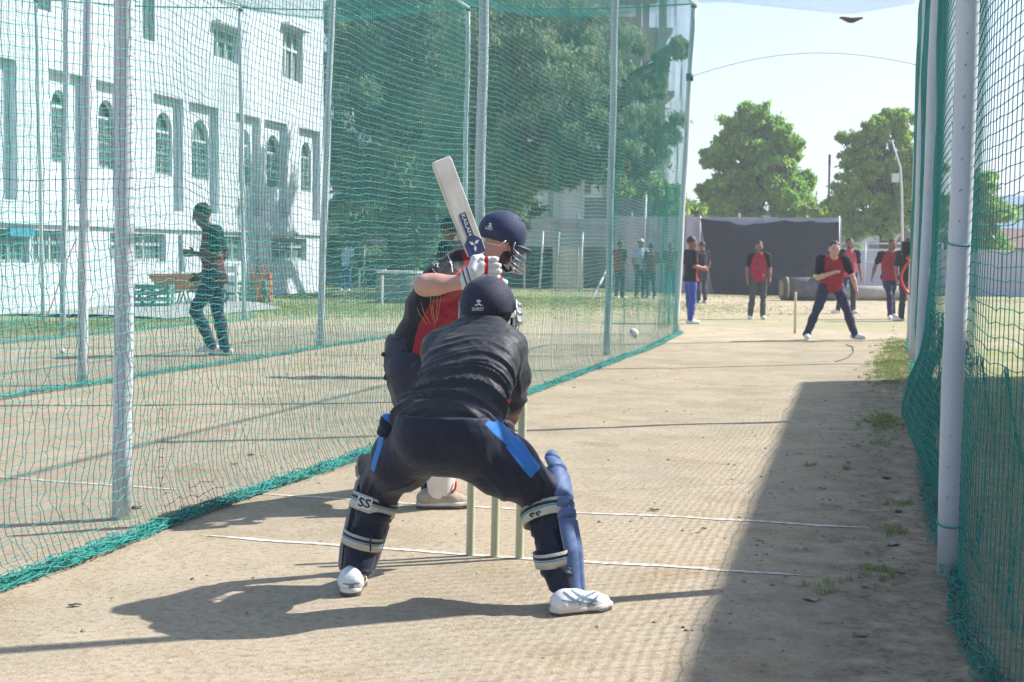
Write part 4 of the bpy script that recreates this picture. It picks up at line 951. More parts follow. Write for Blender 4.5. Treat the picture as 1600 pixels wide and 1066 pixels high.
# ------------------------------------------------------------------ people: shared pieces
def unit(v): v = Vector(v); return v.normalized()
def hand(F, wr, d, pn, side, s=1.0, curl=.9, spread=.25, r=.0088, k=.006, thumb=1):
    """palm, four unequal curled fingers and a thumb; d along the hand, pn out of the palm, side towards the thumb"""
    wr = Vector(wr); d = unit(d); side = unit(Vector(side)-d*Vector(side).dot(d)); pn = unit(pn-d*Vector(pn).dot(d)) if isinstance(pn, Vector) else unit(Vector(pn)-d*Vector(pn).dot(d))
    F.cone(wr, wr+d*.05*s, .024*s, .030*s, .02, (pn, .62)); F.cone(wr+d*.04*s+side*.02*s, wr+d*.085*s+side*.026*s, .020*s, .017*s, .015, (pn, .75)); F.cone(wr+d*.04*s-side*.018*s, wr+d*.08*s-side*.026*s, .019*s, .015*s, .015, (pn, .75))
    for i, (o, ln) in enumerate(((.030, .92), (.010, 1.0), (-.011, .95), (-.031, .76))):
        p = wr+d*.085*s+side*o*s; a = 0
        for j, sl in enumerate((.040, .026, .020)):
            a += curl*(.55+.15*i*.3) if j else curl*.45
            dd = (d*math.cos(a)+pn*math.sin(a)+side*spread*o*4*(1 if j == 0 else .3)).normalized(); q = p+dd*sl*ln*s
            F.cone(p, q, r*s*(1.05-.1*j), r*s*(.98-.12*j), k); p = q
    p = wr+d*.022*s+side*.028*s; dd = unit(d*.6+side*.75+pn*.3); q = p+dd*.040*s; F.cone(p, q, .013*s, .0105*s, k*2)
    dd = unit(d*.85+side*.1+pn*.5*thumb); F.cone(q, q+dd*.034*s, .0105*s, .0085*s, k)
def headshape(F, c, fw, up, s=1.0):
    """skull, jaw, nose, lips, brow and ears; c centre of the head, fw where the face looks"""
    fw = unit(fw); up = unit(Vector(up)-fw*Vector(up).dot(fw)); rt = fw.cross(up); ax = (rt, fw, up); c = Vector(c)
    g = lambda x, y, z: c+rt*x*s+fw*y*s+up*z*s
    F.ell(g(0, -.006, .022), (.076*s, .094*s, .093*s), ax, .0); F.ell(g(0, .022, -.045), (.058*s, .066*s, .066*s), ax, .03); F.cone(g(0, .048, -.088), g(0, .06, -.080), .026*s, .022*s, .02)
    F.cone(g(0, .088, .010), g(0, .108, -.022), .009*s, .0135*s, .012); F.cone(g(-.026, .086, .022), g(.026, .086, .022), .011*s, .011*s, .012)
    F.cone(g(-.018, .085, -.050), g(.018, .085, -.050), .0085*s, .0085*s, .008); F.cone(g(-.016, .082, -.060), g(.016, .082, -.060), .009*s, .009*s, .006)
    for e in (-1, 1):
        F.ell(g(e*.078, -.004, -.008), (.009*s, .020*s, .032*s), ax, .008); F.cone(g(e*.040, .062, -.010), g(e*.046, .05, -.04), .018*s, .014*s, .02)
    return g
BASE = dict(pel=(0, 0, .95), chest=(0, -.01, 1.27), neck=(0, -.01, 1.46), head=(0, .02, 1.625), shR=(.185, -.01, 1.415), shL=(-.185, -.01, 1.415), elR=(.25, -.03, 1.14), elL=(-.25, -.03, 1.14), wrR=(.25, .05, .90), wrL=(-.25, .05, .90), hipR=(.09, 0, .92), hipL=(-.09, 0, .92), knR=(.11, .02, .51), knL=(-.11, .02, .51), anR=(.12, -.02, .09), anL=(-.12, -.02, .09))
SHIRTS = {'red': mat_mask('team_shirt_red', (.010, .010, .013), (.32, .022, .035)), 'pink': mat_mask('team_shirt_faded', (.012, .012, .015), (.46, .055, .10)), 'black': mat_mask('shirt_black', (.010, .011, .014), (.010, .011, .014)), 'blackred': mat_mask('shirt_black_redside', (.011, .012, .015), (.35, .03, .04)),
          'blue': mat_mask('shirt_pale_blue', (.38, .50, .62), (.38, .50, .62)), 'maroon': mat_mask('shirt_maroon', (.02, .05, .05), (.15, .03, .04)), 'stripe': mat_mask('shirt_striped', (.03, .05, .05), (.20, .035, .045)), 'stripe2': mat_mask('shirt_striped_pale', (.05, .06, .06), (.30, .16, .13))}
PANTS = {'navy': mat('trousers_navy', (.014, .016, .055), (.020, .022, .075), rough=.7, scale=20, bump=.2, bscale=60, sheen=.3), 'dark': mat('trousers_charcoal', (.014, .016, .020), (.022, .024, .028), rough=.7, scale=20, sheen=.3), 'olive': mat('trousers_grey_green', (.055, .060, .055), (.075, .08, .072), rough=.8, scale=20, sheen=.3), 'blue': mat('trousers_blue', (.018, .05, .30), (.025, .065, .36), rough=.65, scale=20, sheen=.3), 'teal': mat('trousers_green', (.02, .07, .06), (.03, .09, .075), rough=.7, scale=20), 'jean': mat('trousers_mid_blue', (.04, .10, .22), (.06, .13, .26), rough=.8, scale=20)}
def person(label, loc, yaw, ht, pose, shirt, pants, skin='skin_c', hairy=True, beard=False, fw=None, cap=None, footd=None, h=.0105, group='players standing and walking in the nets', helmet=False, stripes=False, fist=None, sleeve=.55):
    o = empty('person', loc, yaw, label=label, cat='person', group=group); k_ = ht/1.75
    J = {k: Vector(v)*k_ for k, v in {**BASE, **pose}.items()}; s = k_
    fw = Vector(fw or (0, 1, -.05)); up = unit(J['head']-J['neck']+Vector((0, 0, .25)))
    lo = [min(v[i] for v in J.values())-.30 for i in range(3)]; hi = [max(v[i] for v in J.values())+.30 for i in range(3)]
    # skin
    F = Field((lo[0], lo[1], min(J['wrR'].z, J['wrL'].z)-.25), hi, h); g = headshape(F, J['head'], fw, up, s*1.07)
    F.cone(J['neck']-Vector((0, 0, .04)), lerp(J['neck'], J['head'], .6), .062*s, .056*s, .02)
    for a in 'RL':
        sh, el, wr = J['sh'+a], J['el'+a], J['wr'+a]; F.chain([lerp(sh, el, .2), el], [.046*s, .040*s], .02); F.chain([el, lerp(el, wr, .35), wr], [.040*s, .042*s, .026*s], .02)
        d = unit(wr-el); sd = Vector((0, 1, 0)) if abs(d.y) < .8 else Vector((0, 0, 1)); pn = Vector((-1 if a == 'R' else 1, .2, 0))
        hand(F, wr, d, pn, sd, s*1.05, 2.2 if fist == a else .65, r=.0095)
    F.mesh('body', M[skin]).name; body = obj('body', F.mesh('body', M[skin]), o)
    # shirt
    F = Field((lo[0], lo[1], J['pel'].z-.28), (hi[0], hi[1], hi[2]), h); rt = J['shR']-J['shL']
    F.loft(J['pel']-unit(J['chest']-J['pel'])*.10*s, J['neck'], rt, [(0, .182*s, .150*s, 0), (.25, .172*s, .128*s, 0), (.6, .185*s, .122*s, 0), (.85, .18*s, .10*s, -.01), (1.0, .075*s, .07*s, 0)], .03)
    for a in 'RL': F.chain([lerp(J['sh'+a], J['neck'], .25), J['sh'+a], lerp(J['sh'+a], J['el'+a], sleeve+.15)], [.065*s, .072*s, .062*s], .035)
    F.cutp(J['pel']-Vector((0, 0, .10*s)), (0, 0, -1))
    ctr = (J['shR']+J['shL'])/2; ru = unit(rt); r_ = np.array(ru); sc = random.random()*50
    def mask(V):
        m = np.full(len(V), 1., np.float32)
        for a in 'RL':
            p0, p1 = np.array(J['sh'+a]), np.array(J['el'+a]); d = p1-p0; t = np.clip((V-p0)@d/(d@d), -.15, 1); m = np.minimum(m, np.linalg.norm(V-(p0+t[:, None]*d), axis=1)-.086*s)
        if stripes: m = np.minimum(m, .02*np.sin(V[:, 2]*78)+.004)
        if shirt == 'blackred': m = np.where(V[:, 1] > .05, .03, -.03)
        return m
    disp = lambda V, n: .010*fbm(V*np.array([5, 5, 11])+sc, 3)+.004*fbm(V*26+sc, 2)
    obj('shirt', F.mesh('shirt', SHIRTS[shirt], disp, mask), o)
    # trousers
    F = Field((lo[0], lo[1], -.02), (hi[0], hi[1], J['pel'].z+.2), h); F.cone(J['hipL'], J['hipR'], .105*s, .105*s, .03); F.cone(J['pel']+Vector((-.05, 0, .03)), J['pel']+Vector((.05, 0, .03)), .10*s, .10*s, .03)
    for a in 'RL': F.chain([J['hip'+a], lerp(J['hip'+a], J['kn'+a], .5), J['kn'+a], lerp(J['kn'+a], J['an'+a], .4), J['an'+a]-Vector((0, 0, .02))], [.10*s, .088*s, .066*s, .066*s, .058*s], .03)
    obj('trousers', F.mesh('trousers', PANTS[pants], lambda V, n: .010*fbm(V*np.array([7, 7, 9])+sc, 3)+.004*fbm(V*24+sc, 2)), o)
    # shoes
    for i, a in enumerate('RL'):
        an = J['an'+a]; fd = unit((footd or ((.2, 1, 0), (-.2, 1, 0)))[i]); b = Vector((an.x, an.y, an.z-.045*s)); F = Field(b-Vector((.32, .32, .12)), b+Vector((.32, .32, .15)), .009)
        F.chain([b-fd*.045*s, b+fd*.07*s+Vector((0, 0, -.005)), b+fd*.17*s+Vector((0, 0, -.012))], [.040*s, .044*s, .034*s], .02); F.cone(b, an+Vector((0, 0, .02)), .042*s, .042*s, .02); F.cutp(b-Vector((0, 0, .046*s)), (0, 0, -1))
        sh = obj('shoe', F.mesh('shoe', M['white']), o)
    # hair, eyes, beard
    rt_ = unit(fw.cross(up)); uu = unit(rt_.cross(fw)); ax = (rt_, unit(fw), uu); c = J['head']
    if helmet:
        F = Field(c-Vector((.2, .2, .16)), c+Vector((.2, .2, .2)), .009); F.ell(g(0, -.01, .03), (.108*s, .128*s, .115*s), ax, 0); F.cutp(g(0, 0, -.02), -uu+unit(fw)*.2); obj('helmet', F.mesh('helmet', M['black']), o)
    elif hairy:
        F = Field(c-Vector((.17, .17, .16)), c+Vector((.17, .17, .2)), .007); F.ell(g(0, -.014, .036), (.086*s, .100*s, .100*s), ax, 0); F.cutp(g(0, .056, .066), unit(uu*-.55+unit(fw)*.84)); F.cutp(g(0, 0, -.035), -uu)
        obj('hair', F.mesh('hair', M['hair'], lambda V, n: .007*fbm(V*38, 2)), o)
    if cap:
        F = Field(c-Vector((.2, .2, .1)), c+Vector((.2, .2, .2)), .008); F.ell(g(0, -.01, .05), (.088*s, .102*s, .085*s), ax, 0); F.cutp(g(0, 0, .045), -uu); F.cone(g(-.02, .09, .05), g(.02, .12, .045), .045*s, .04*s, .01, (uu, .15)); obj('cap', F.mesh('cap', M[cap]), o)
    q = MB()
    for e in (-1, 1): q.box(g(e*.030, .083, .004), (.024*s, .008*s, .009*s), ax); q.box(g(e*.031, .090, .030), (.034*s, .008*s, .006*s), ax)
    q.build('eyes', M['eye'], o, bevel=.002)
    if beard:
        F = Field(c-Vector((.15, .15, .17)), c+Vector((.15, .15, .1)), .007); F.ell(g(0, .024, -.052), (.062*s, .071*s, .066*s), ax, .0); F.cutp(g(0, .03, -.030), uu); F.cutp(g(0, .02, 0), -unit(fw)); obj('beard', F.mesh('beard', M['hair'], lambda V, n: .004*fbm(V*40, 2)), o)
    return o
def at(px, py): g = G(px, py); return (g.x, g.y, gh(g.x, g.y))

# far players
person('young bowler in red and black shirt landing wide legged with fist at his chest', at(1297, 531), math.pi, 1.80,
    dict(pel=(.0, .02, .86), chest=(.02, .12, 1.14), neck=(.02, .18, 1.30), head=(.02, .26, 1.43), shR=(.20, .14, 1.27), shL=(-.17, .18, 1.27), elR=(.24, .12, .98), wrR=(.06, .34, 1.06), elL=(-.30, .12, 1.02), wrL=(-.36, .16, .80), hipR=(.10, 0, .84), hipL=(-.10, 0, .84), knR=(.24, .12, .48), knL=(-.22, .10, .50), anR=(.37, .0, .10), anL=(-.40, -.04, .10)),
    'red', 'navy', 'skin_a', fw=(0, 1, -.15), footd=((.1, 1, 0), (-.75, .7, 0)), fist='R', h=.009)
person('slim player in red shirt and grey-green trousers standing before the black sheet', at(1184, 499), math.pi-.1, 1.66, dict(anR=(.17, 0, .09), knR=(.13, .03, .5), anL=(-.11, 0, .09)), 'red', 'olive', 'skin_c', beard=True)
person('tall player in faded red shirt standing behind the bowler', at(1325, 490), math.pi+.05, 1.78, dict(anR=(.20, -.15, .09), knR=(.16, -.02, .5), wrL=(-.27, .06, .88)), 'pink', 'dark', 'skin_c', beard=True, footd=((1, .5, 0), (-.3, 1, 0)))
person('bearded player in red shirt striding with crossed legs near the right post', at(1388, 499), math.pi-.15, 1.74, dict(head=(-.05, .05, 1.62), knR=(-.01, .10, .52), anR=(-.02, .18, .10), knL=(-.06, -.05, .50), anL=(-.12, -.22, .12), hipR=(.08, 0, .92), elR=(.30, -.03, 1.17), wrR=(.36, .03, .95)), 'red', 'navy', 'skin_c', beard=True, footd=((.1, 1, 0), (-.3, .8, 0)))
person('player mostly hidden by the far right post and net', at(1417, 502), math.pi, 1.74, {}, 'black', 'dark', 'skin_c', footd=((1, .2, 0), (.4, 1, 0)))
person('player in black shirt and bright blue trousers standing side on at the net end', at(1078, 506), -1.35, 1.72, dict(elR=(.20, .02, 1.15), wrR=(.12, .22, 1.12), wrL=(-.10, .24, 1.10), hipR=(.07, 0, .92), hipL=(-.07, 0, .92), anR=(.09, -.03, .09), anL=(-.08, .04, .09)), 'blackred', 'blue', 'skin_c', footd=((.1, 1, 0), (-.1, 1, 0)))
person('man all in black standing behind the player in blue trousers', at(1096, 474), .6, 1.72, dict(elL=(-.22, .05, 1.15), wrL=(-.16, .2, 1.0)), 'black', 'dark', 'skin_c')
person('boy in red shirt seen through the net beside the grey fence', at(968, 467), -.8, 1.66, dict(wrR=(.15, .18, 1.05)), 'red', 'dark', 'skin_c')
person('man in pale blue shirt and white cap leaning behind the net', at(1000, 466), math.pi+.5, 1.74, dict(wrL=(-.05, .22, 1.3), elL=(-.25, .1, 1.2)), 'blue', 'teal', 'skin_c', cap='white')
person('man in dark red striped shirt next to the white cap man', at(1017, 467), .4, 1.62, dict(wrR=(.1, .2, 1.15)), 'stripe', 'teal', 'skin_c', stripes=True)
person('man in pale striped shirt and mid blue trousers behind the net', at(1047, 463), math.pi+.1, 1.66, dict(wrR=(.1, .2, 1.05)), 'stripe2', 'jean', 'skin_c', stripes=True)
person('man in pale blue clothes standing under the dark tree', at(541, 455), math.pi-.4, 1.66, dict(elR=(.2, .1, 1.3), wrR=(.1, .15, 1.5)), 'blue', 'jean', 'skin_b')
person('player in dark maroon shirt and navy trousers walking left in the next lane', at(335, 556), math.pi/2+.12, 1.86,
    dict(pel=(0, 0, .93), chest=(0, .04, 1.25), neck=(0, .07, 1.45), head=(0, .13, 1.60), hipR=(.08, 0, .92), hipL=(-.08, 0, .92), knR=(.10, -.03, .50), anR=(.10, -.12, .09), knL=(-.10, .20, .52), anL=(-.10, .02, .14), elL=(-.22, -.06, 1.14), wrL=(-.16, .20, 1.16), elR=(.24, -.10, 1.14), wrR=(.14, .16, .92)),
    'maroon', 'navy', 'skin_b', fw=(0, 1, -.35), footd=((0, 1, 0), (0, 1, -.25)), h=.009)
person('player in the next lane half hidden behind the bat and batsman', (-.66, 16.0, gz(-.66, 16)), math.pi/2-.4, 1.74, dict(elR=(.26, .0, 1.2), wrR=(.06, .14, 1.30), wrL=(.0, .16, 1.24), elL=(-.25, .02, 1.2)), 'black', 'navy', 'skin_c', helmet=True)

# ------------------------------------------------------------------ decals: lettering laid on the real surface
def bvh(*os):
    V = []; F_ = []
    for o in os:
        b = len(V); mw = o.matrix_world if o.parent is None else Matrix.Translation(o.parent.location)
        V += [mw @ v.co for v in o.data.vertices]; F_ += [tuple(b+i for i in p.vertices) for p in o.data.polygons]
    return BVHTree.FromPolygons(V, F_)
def text_tris(s, bold=0):
    c = bpy.data.curves.new('t', 'FONT'); c.body = s; c.align_x = 'CENTER'; c.align_y = 'CENTER'; c.resolution_u = 2; c.offset = bold
    o = bpy.data.objects.new('t', c); COL.objects.link(o); dg = bpy.context.evaluated_depsgraph_get(); me = bpy.data.meshes.new_from_object(o.evaluated_get(dg))
    v = [(p.co.x, p.co.y) for p in me.vertices]; f = [tuple(p.vertices) for p in me.polygons]; bpy.data.objects.remove(o); bpy.data.curves.remove(c); bpy.data.meshes.remove(me); return v, f
def on_surface(tree_, px, py, off=.0012):
    d = (P(px, py, 1)-Vector((0, 0, CAM_H))).normalized(); h_ = tree_.ray_cast(Vector((0, 0, CAM_H)), d)
    if h_[0] is None: return None
    n = h_[1] if h_[1].dot(d) < 0 else -h_[1]; return h_[0]+n*off
def decal(name, tree_, parent, v, f, px, py, w, h_, ang, m, off=.0015, shear=0):
    """v: flat outline in units; scaled to w x h pixels of the photograph's grid at the spot where it is printed"""
    xs = [a for a, b in v]; ys = [b for a, b in v]; W_, H_ = max(xs)-min(xs), max(ys)-min(ys); cx, cy = (max(xs)+min(xs))/2, (max(ys)+min(ys))/2
    out = []; last = None; ca, sa = math.cos(ang), math.sin(ang)
    for a, b in v:
        x, y = (a-cx)/W_*w+shear*(b-cy)/H_*h_, (b-cy)/H_*h_; p = on_surface(tree_, px+x*ca-y*sa*-1*-1, py-(x*sa*-1*-1+y*ca), off) if False else on_surface(tree_, px+x*ca+y*sa, py+x*sa-y*ca, off)
        if p is None: p = last
        last = p; out.append(p)
    if any(p is None for p in out): return None
    me = bpy.data.meshes.new(name); me.from_pydata([p-parent_loc(parent) for p in out], [], f); me.materials.append(m); return obj(name, me, parent)
def parent_loc(o):
    l = Vector((0, 0, 0))
    while o is not None: l = l+o.location; o = o.parent
    return l
def ribbon(name, tree_, parent, pts, wpx, m, off=.0015, n=24):
    """a printed line following a polyline given on the photograph's grid"""
    L_ = []; seg = [math.dist(a, b) for a, b in zip(pts[:-1], pts[1:])]; tot = sum(seg); v = []
    for i in range(n+1):
        t = i/n*tot; k = 0
        while k < len(seg)-1 and t > seg[k]: t -= seg[k]; k += 1
        a, b = pts[k], pts[k+1]; u = min(t/seg[k], 1); x, y = a[0]+(b[0]-a[0])*u, a[1]+(b[1]-a[1])*u; nx, ny = -(b[1]-a[1])/seg[k], (b[0]-a[0])/seg[k]
        w = wpx*(.4+.6*math.sin(math.pi*(.08+.84*i/n)))
        for sg in (-.5, .5):
            p = on_surface(tree_, x+nx*w*sg, y+ny*w*sg, off)
            if p is None: p = Vector(v[-1]) if v else None
            if p is None: return None
            v.append(p)
    f = [(2*i, 2*i+1, 2*i+3, 2*i+2) for i in range(n)]; me = bpy.data.meshes.new(name); me.from_pydata([Vector(p)-parent_loc(parent) for p in v], [], f); me.materials.append(m); return obj(name, me, parent)
M['print'] = mat('white_print', (.70, .70, .68), rough=.6)
M['printg'] = mat('grey_print', (.14, .22, .30), rough=.6)
M['gold'] = mat('gold_print', (.55, .38, .16), rough=.5)
LOGO = ([(0, 1), (.55, .55), (0, .15), (-.55, .55), (.18, .56), (0, .68), (-.18, .56), (0, .42), (-.12, .15), (.12, .15), (.15, -.1), (.8, -.45), (.8, -.62), (-.8, -.62), (-.8, -.45), (-.15, -.1)],
        [(0, 5, 4, 1), (1, 4, 7, 2), (2, 7, 6, 3), (3, 6, 5, 0), (8, 15, 10, 9), (10, 11, 12, 13), (10, 13, 14, 15)])

def shoe(parent, heel, d, s=1.0, m='white', yawroll=0, lift=0, ank=None):
    """upper with heel counter, toe box and collar; separate midsole and dark outsole; heel = point on the ground"""
    heel = Vector(heel); d = unit((d[0], d[1], 0)); rt = Vector((d.y, -d.x, 0)); z = Vector((0, 0, 1)); h0 = heel+d*.045*s
    g = lambda a, b, c: heel+d*a*s+rt*b*s+z*(c*s+lift)
    F = Field(heel-Vector((.36, .36, .03)), heel+Vector((.36, .36, .24)), .0055)
    F.chain([g(.040, -.015, .052), g(.10, -.004, .052)], [.033*s, .034*s], .015); F.chain([g(.040, .015, .052), g(.10, .004, .052)], [.033*s, .034*s], .015)
    F.chain([g(.050, 0, .052), g(.11, .004, .052), g(.19, .006, .041), g(.245, 0, .032)], [.042*s, .038*s, .040*s, .033*s], .02, (rt, .96)); F.chain([g(.060, 0, .056), g(.060, 0, .066)], [.034*s, .030*s], .02); F.chain([g(.07, 0, .070), g(.13, 0, .064)], [.032*s, .028*s], .02)
    F.cutp(g(0, 0, .026), (0, 0, -1)); up = obj('shoe', F.mesh('shoe', M[m], lambda V, n: .0012*fbm(V*45, 2)), parent)
    F = Field(heel-Vector((.36, .36, .03)), heel+Vector((.36, .36, .1)), .0055)
    F.chain([g(.040, 0, .022), g(.12, .004, .020), g(.20, .006, .020), g(.255, 0, .022)], [.042*s, .037*s, .044*s, .035*s], .02); F.cutp(g(0, 0, .036), (0, 0, 1)); F.cutp(g(0, 0, .015), (0, 0, -1))
    obj('midsole', F.mesh('midsole', M['sole']), up)
    F = Field(heel-Vector((.36, .36, .03)), heel+Vector((.36, .36, .1)), .0055)
    F.chain([g(.042, 0, .012), g(.12, .004, .012), g(.20, .006, .012), g(.252, 0, .014)], [.040*s, .035*s, .045*s, .034*s], .02); F.cutp(g(0, 0, .017), (0, 0, 1)); F.cutp(g(0, 0, .0), (0, 0, -1)); obj('outsole', F.mesh('outsole', M['soledark']), up)
    q = MB()   # laces
    for i in range(6): a = .095+.018*i; q.tube([g(a, -.022, .086-.0065*i), g(a+.006, 0, .096-.007*i), g(a, .026, .086-.0065*i)], .003*s, 5)
    q.build('laces', M['white'], up, True)
    return up, g
def pad(parent, pts, fr, rad, m, th=.020, arc=72, ribs=(), name='leg_pad', rib_d=.008, nseg=120, edge_m=None):
    """curved leg guard: pts centre line from top to bottom, fr front direction, rad radius at each point"""
    pts = [Vector(p) for p in pts]; n = nseg; na = 22; seg = [(b-a).length for a, b in zip(pts[:-1], pts[1:])]; tot = sum(seg); V = []; I = {}
    for side in (0, 1):
        for i in range(n+1):
            t = i/n*tot; k = 0
            while k < len(seg)-1 and t > seg[k]: t -= seg[k]; k += 1
            u = min(t/seg[k], 1); c = lerp(pts[k], pts[k+1], u); r = rad[k]+(rad[k+1]-rad[k])*u; ax = unit(pts[min(k+1, len(pts)-1)]-pts[max(k-(1 if u < .5 else 0), 0)]); f = unit(Vector(fr)-ax*Vector(fr).dot(ax)); s_ = ax.cross(f); U = i/n
            taper = 1-.35*max(0, (.08-U)/.08)**1.5-.25*max(0, (U-.93)/.07)**1.5
            for j in range(na+1):
                a = R(arc)*taper*(j/na*2-1); w = j/na*2-1; g_ = 0
                if side == 0:
                    for (u0, slope) in ribs: g_ -= rib_d*math.exp(-((U-u0-slope*abs(w))/.011)**2)
                    g_ -= rib_d*.8*math.exp(-((abs(w)-.45)/.05)**2)*(1 if U > .42 else .0); edge_r = th*(1-.55*abs(w)**6)
                    rr = r+edge_r+g_
                else: rr = r
                I[side, i, j] = len(V); V.append(c+f*rr*math.cos(a)+s_*rr*math.sin(a))
    Fc = []
    for i in range(n):
        for j in range(na):
            Fc.append((I[0, i, j], I[0, i+1, j], I[0, i+1, j+1], I[0, i, j+1])); Fc.append((I[1, i, j], I[1, i, j+1], I[1, i+1, j+1], I[1, i+1, j]))
    for i in range(n):
        for j in (0, na): Fc.append((I[0, i, j], I[0, i+1, j], I[1, i+1, j], I[1, i, j]))
    for j in range(na):
        for i in (0, n): Fc.append((I[0, i, j], I[0, i, j+1], I[1, i, j+1], I[1, i, j]))
    me = bpy.data.meshes.new(name); me.from_pydata(V, [], Fc); me.materials.append(m)
    if edge_m: 
        me.materials.append(edge_m); ne = 2*n*na
        for k, p in enumerate(me.polygons):
            if (k < ne and k % 2 == 1) or k >= ne: p.material_index = 1
    me.polygons.foreach_set('use_smooth', [k < 2*n*na for k in range(len(Fc))]); me.update()
    o = obj(name, me, parent); b = o.modifiers.new('b', 'BEVEL'); b.width = .004; b.segments = 2; b.limit_method = 'ANGLE'; return o
def strap(parent, c, ax, back, r, w, span=115, sq=1.0, m=None):
    """cream strap round the back of the leg with a black and a blue line woven in"""
    ax = unit(ax); bk = unit(Vector(back)-ax*Vector(back).dot(ax)); s_ = ax.cross(bk); n = 26; c = Vector(c); q = MB(); th = .004
    def ring(off, w0, w1, a0=-span, a1=span, mi=0):
        q.mi = mi; v = []
        for i in range(n+1):
            a = R(a0+(a1-a0)*i/n); rr = r+off
            for (ww, ro) in ((w0, 0), (w1, 0), (w1, -th), (w0, -th)): v.append(c+bk*(rr+ro)*math.cos(a)*sq+s_*(rr+ro)*math.sin(a)+ax*ww)
        f = [(i*4+k, i*4+(k+1) % 4, (i+1)*4+(k+1) % 4, (i+1)*4+k) for i in range(n) for k in range(4)]+[(0, 1, 2, 3), (n*4+3, n*4+2, n*4+1, n*4)]; q.add(v, f)
    ring(0, -w/2, w/2); ring(.0015, w*.12, w*.30, mi=1); ring(.0015, -w*.02, w*.05, mi=2)
    return q.build('strap', [M['strapc'], M['black'], M['strapb']], parent, True)
M['strapc'] = mat('strap_cream', (.62, .60, .50), (.52, .50, .41), rough=.8, scale=30, bump=.3, bscale=200)
M['strapb'] = mat('strap_blue', (.06, .30, .55), rough=.7)
M['padblue'] = mat('pad_blue', (.085, .135, .27), (.11, .165, .31), rough=.62, scale=7, bump=.15, bscale=60, spec=.3)
M['padedge'] = mat('pad_edge', (.42, .40, .33), (.32, .30, .25), rough=.8, scale=20)

# stumps and ball
def stumps():
    for k, s in enumerate((-.115, 0, .115)):
        b = L(s, 0); b.z = gh(b.x, b.y); q = MB(); q.tube([(0, 0, -.03), (0, 0, 0), (0, 0, .68), (0, 0, .700), (0, 0, .711)], [.0175, .0185, .0185, .017, .012], 18)
        o = q.build('stump', M['wood'], None, True, loc=b); o.rotation_euler = (0, R(.7), 0); tag(o, ['left stump of the three behind the batsman', 'middle stump of the three behind the batsman', 'right stump of the three, tallest in view beside the keeper'][k], 'stump', 'three wooden stumps at the near wicket')
    b = G(1242, 521); q = MB(); q.tube([(0, 0, 0), (0, 0, .70), (0, 0, .73)], [.022, .022, .014], 12); tag(q.build('stump', M['wood'], None, True, loc=b), 'single pale stump standing far away beside the bowler', 'stump')
stumps()
def ball():
    F = Field((-.06,)*3, (.06,)*3, .004); F.ell((0, 0, 0), (.036, .036, .036), None, 0); o = obj('ball', F.mesh('ball', mat('ball_white', (.72, .72, .70), (.62, .61, .58), rough=.4, scale=40), smooth_it=3)); o.location = P(990, 521, 10.6)
    q = MB()
    for dz in (-.003, .003): q.tube([Vector((.0365*math.cos(a), .0365*math.sin(a), dz)) for a in [i*6.2832/28 for i in range(29)]], .0012, 5)
    s = q.build('seam', mat('seam_thread', (.12, .2, .12), rough=.8), o, True); o.rotation_euler = (.5, .9, .2); tag(o, 'white cricket ball in flight just above the net foot', 'ball')
    g = G(97, 553); o = MB(); o.tube([(0, 0, 0.0), (0, 0, .012), (0, 0, .03), (0, 0, .045), (0, 0, .062), (0, 0, .07)], [.012, .029, .036, .034, .022, .006], 14); tag(o.build('ball', M['white'], None, True, loc=g), 'pale ball lying on the ground in the next lane', 'ball')
ball()
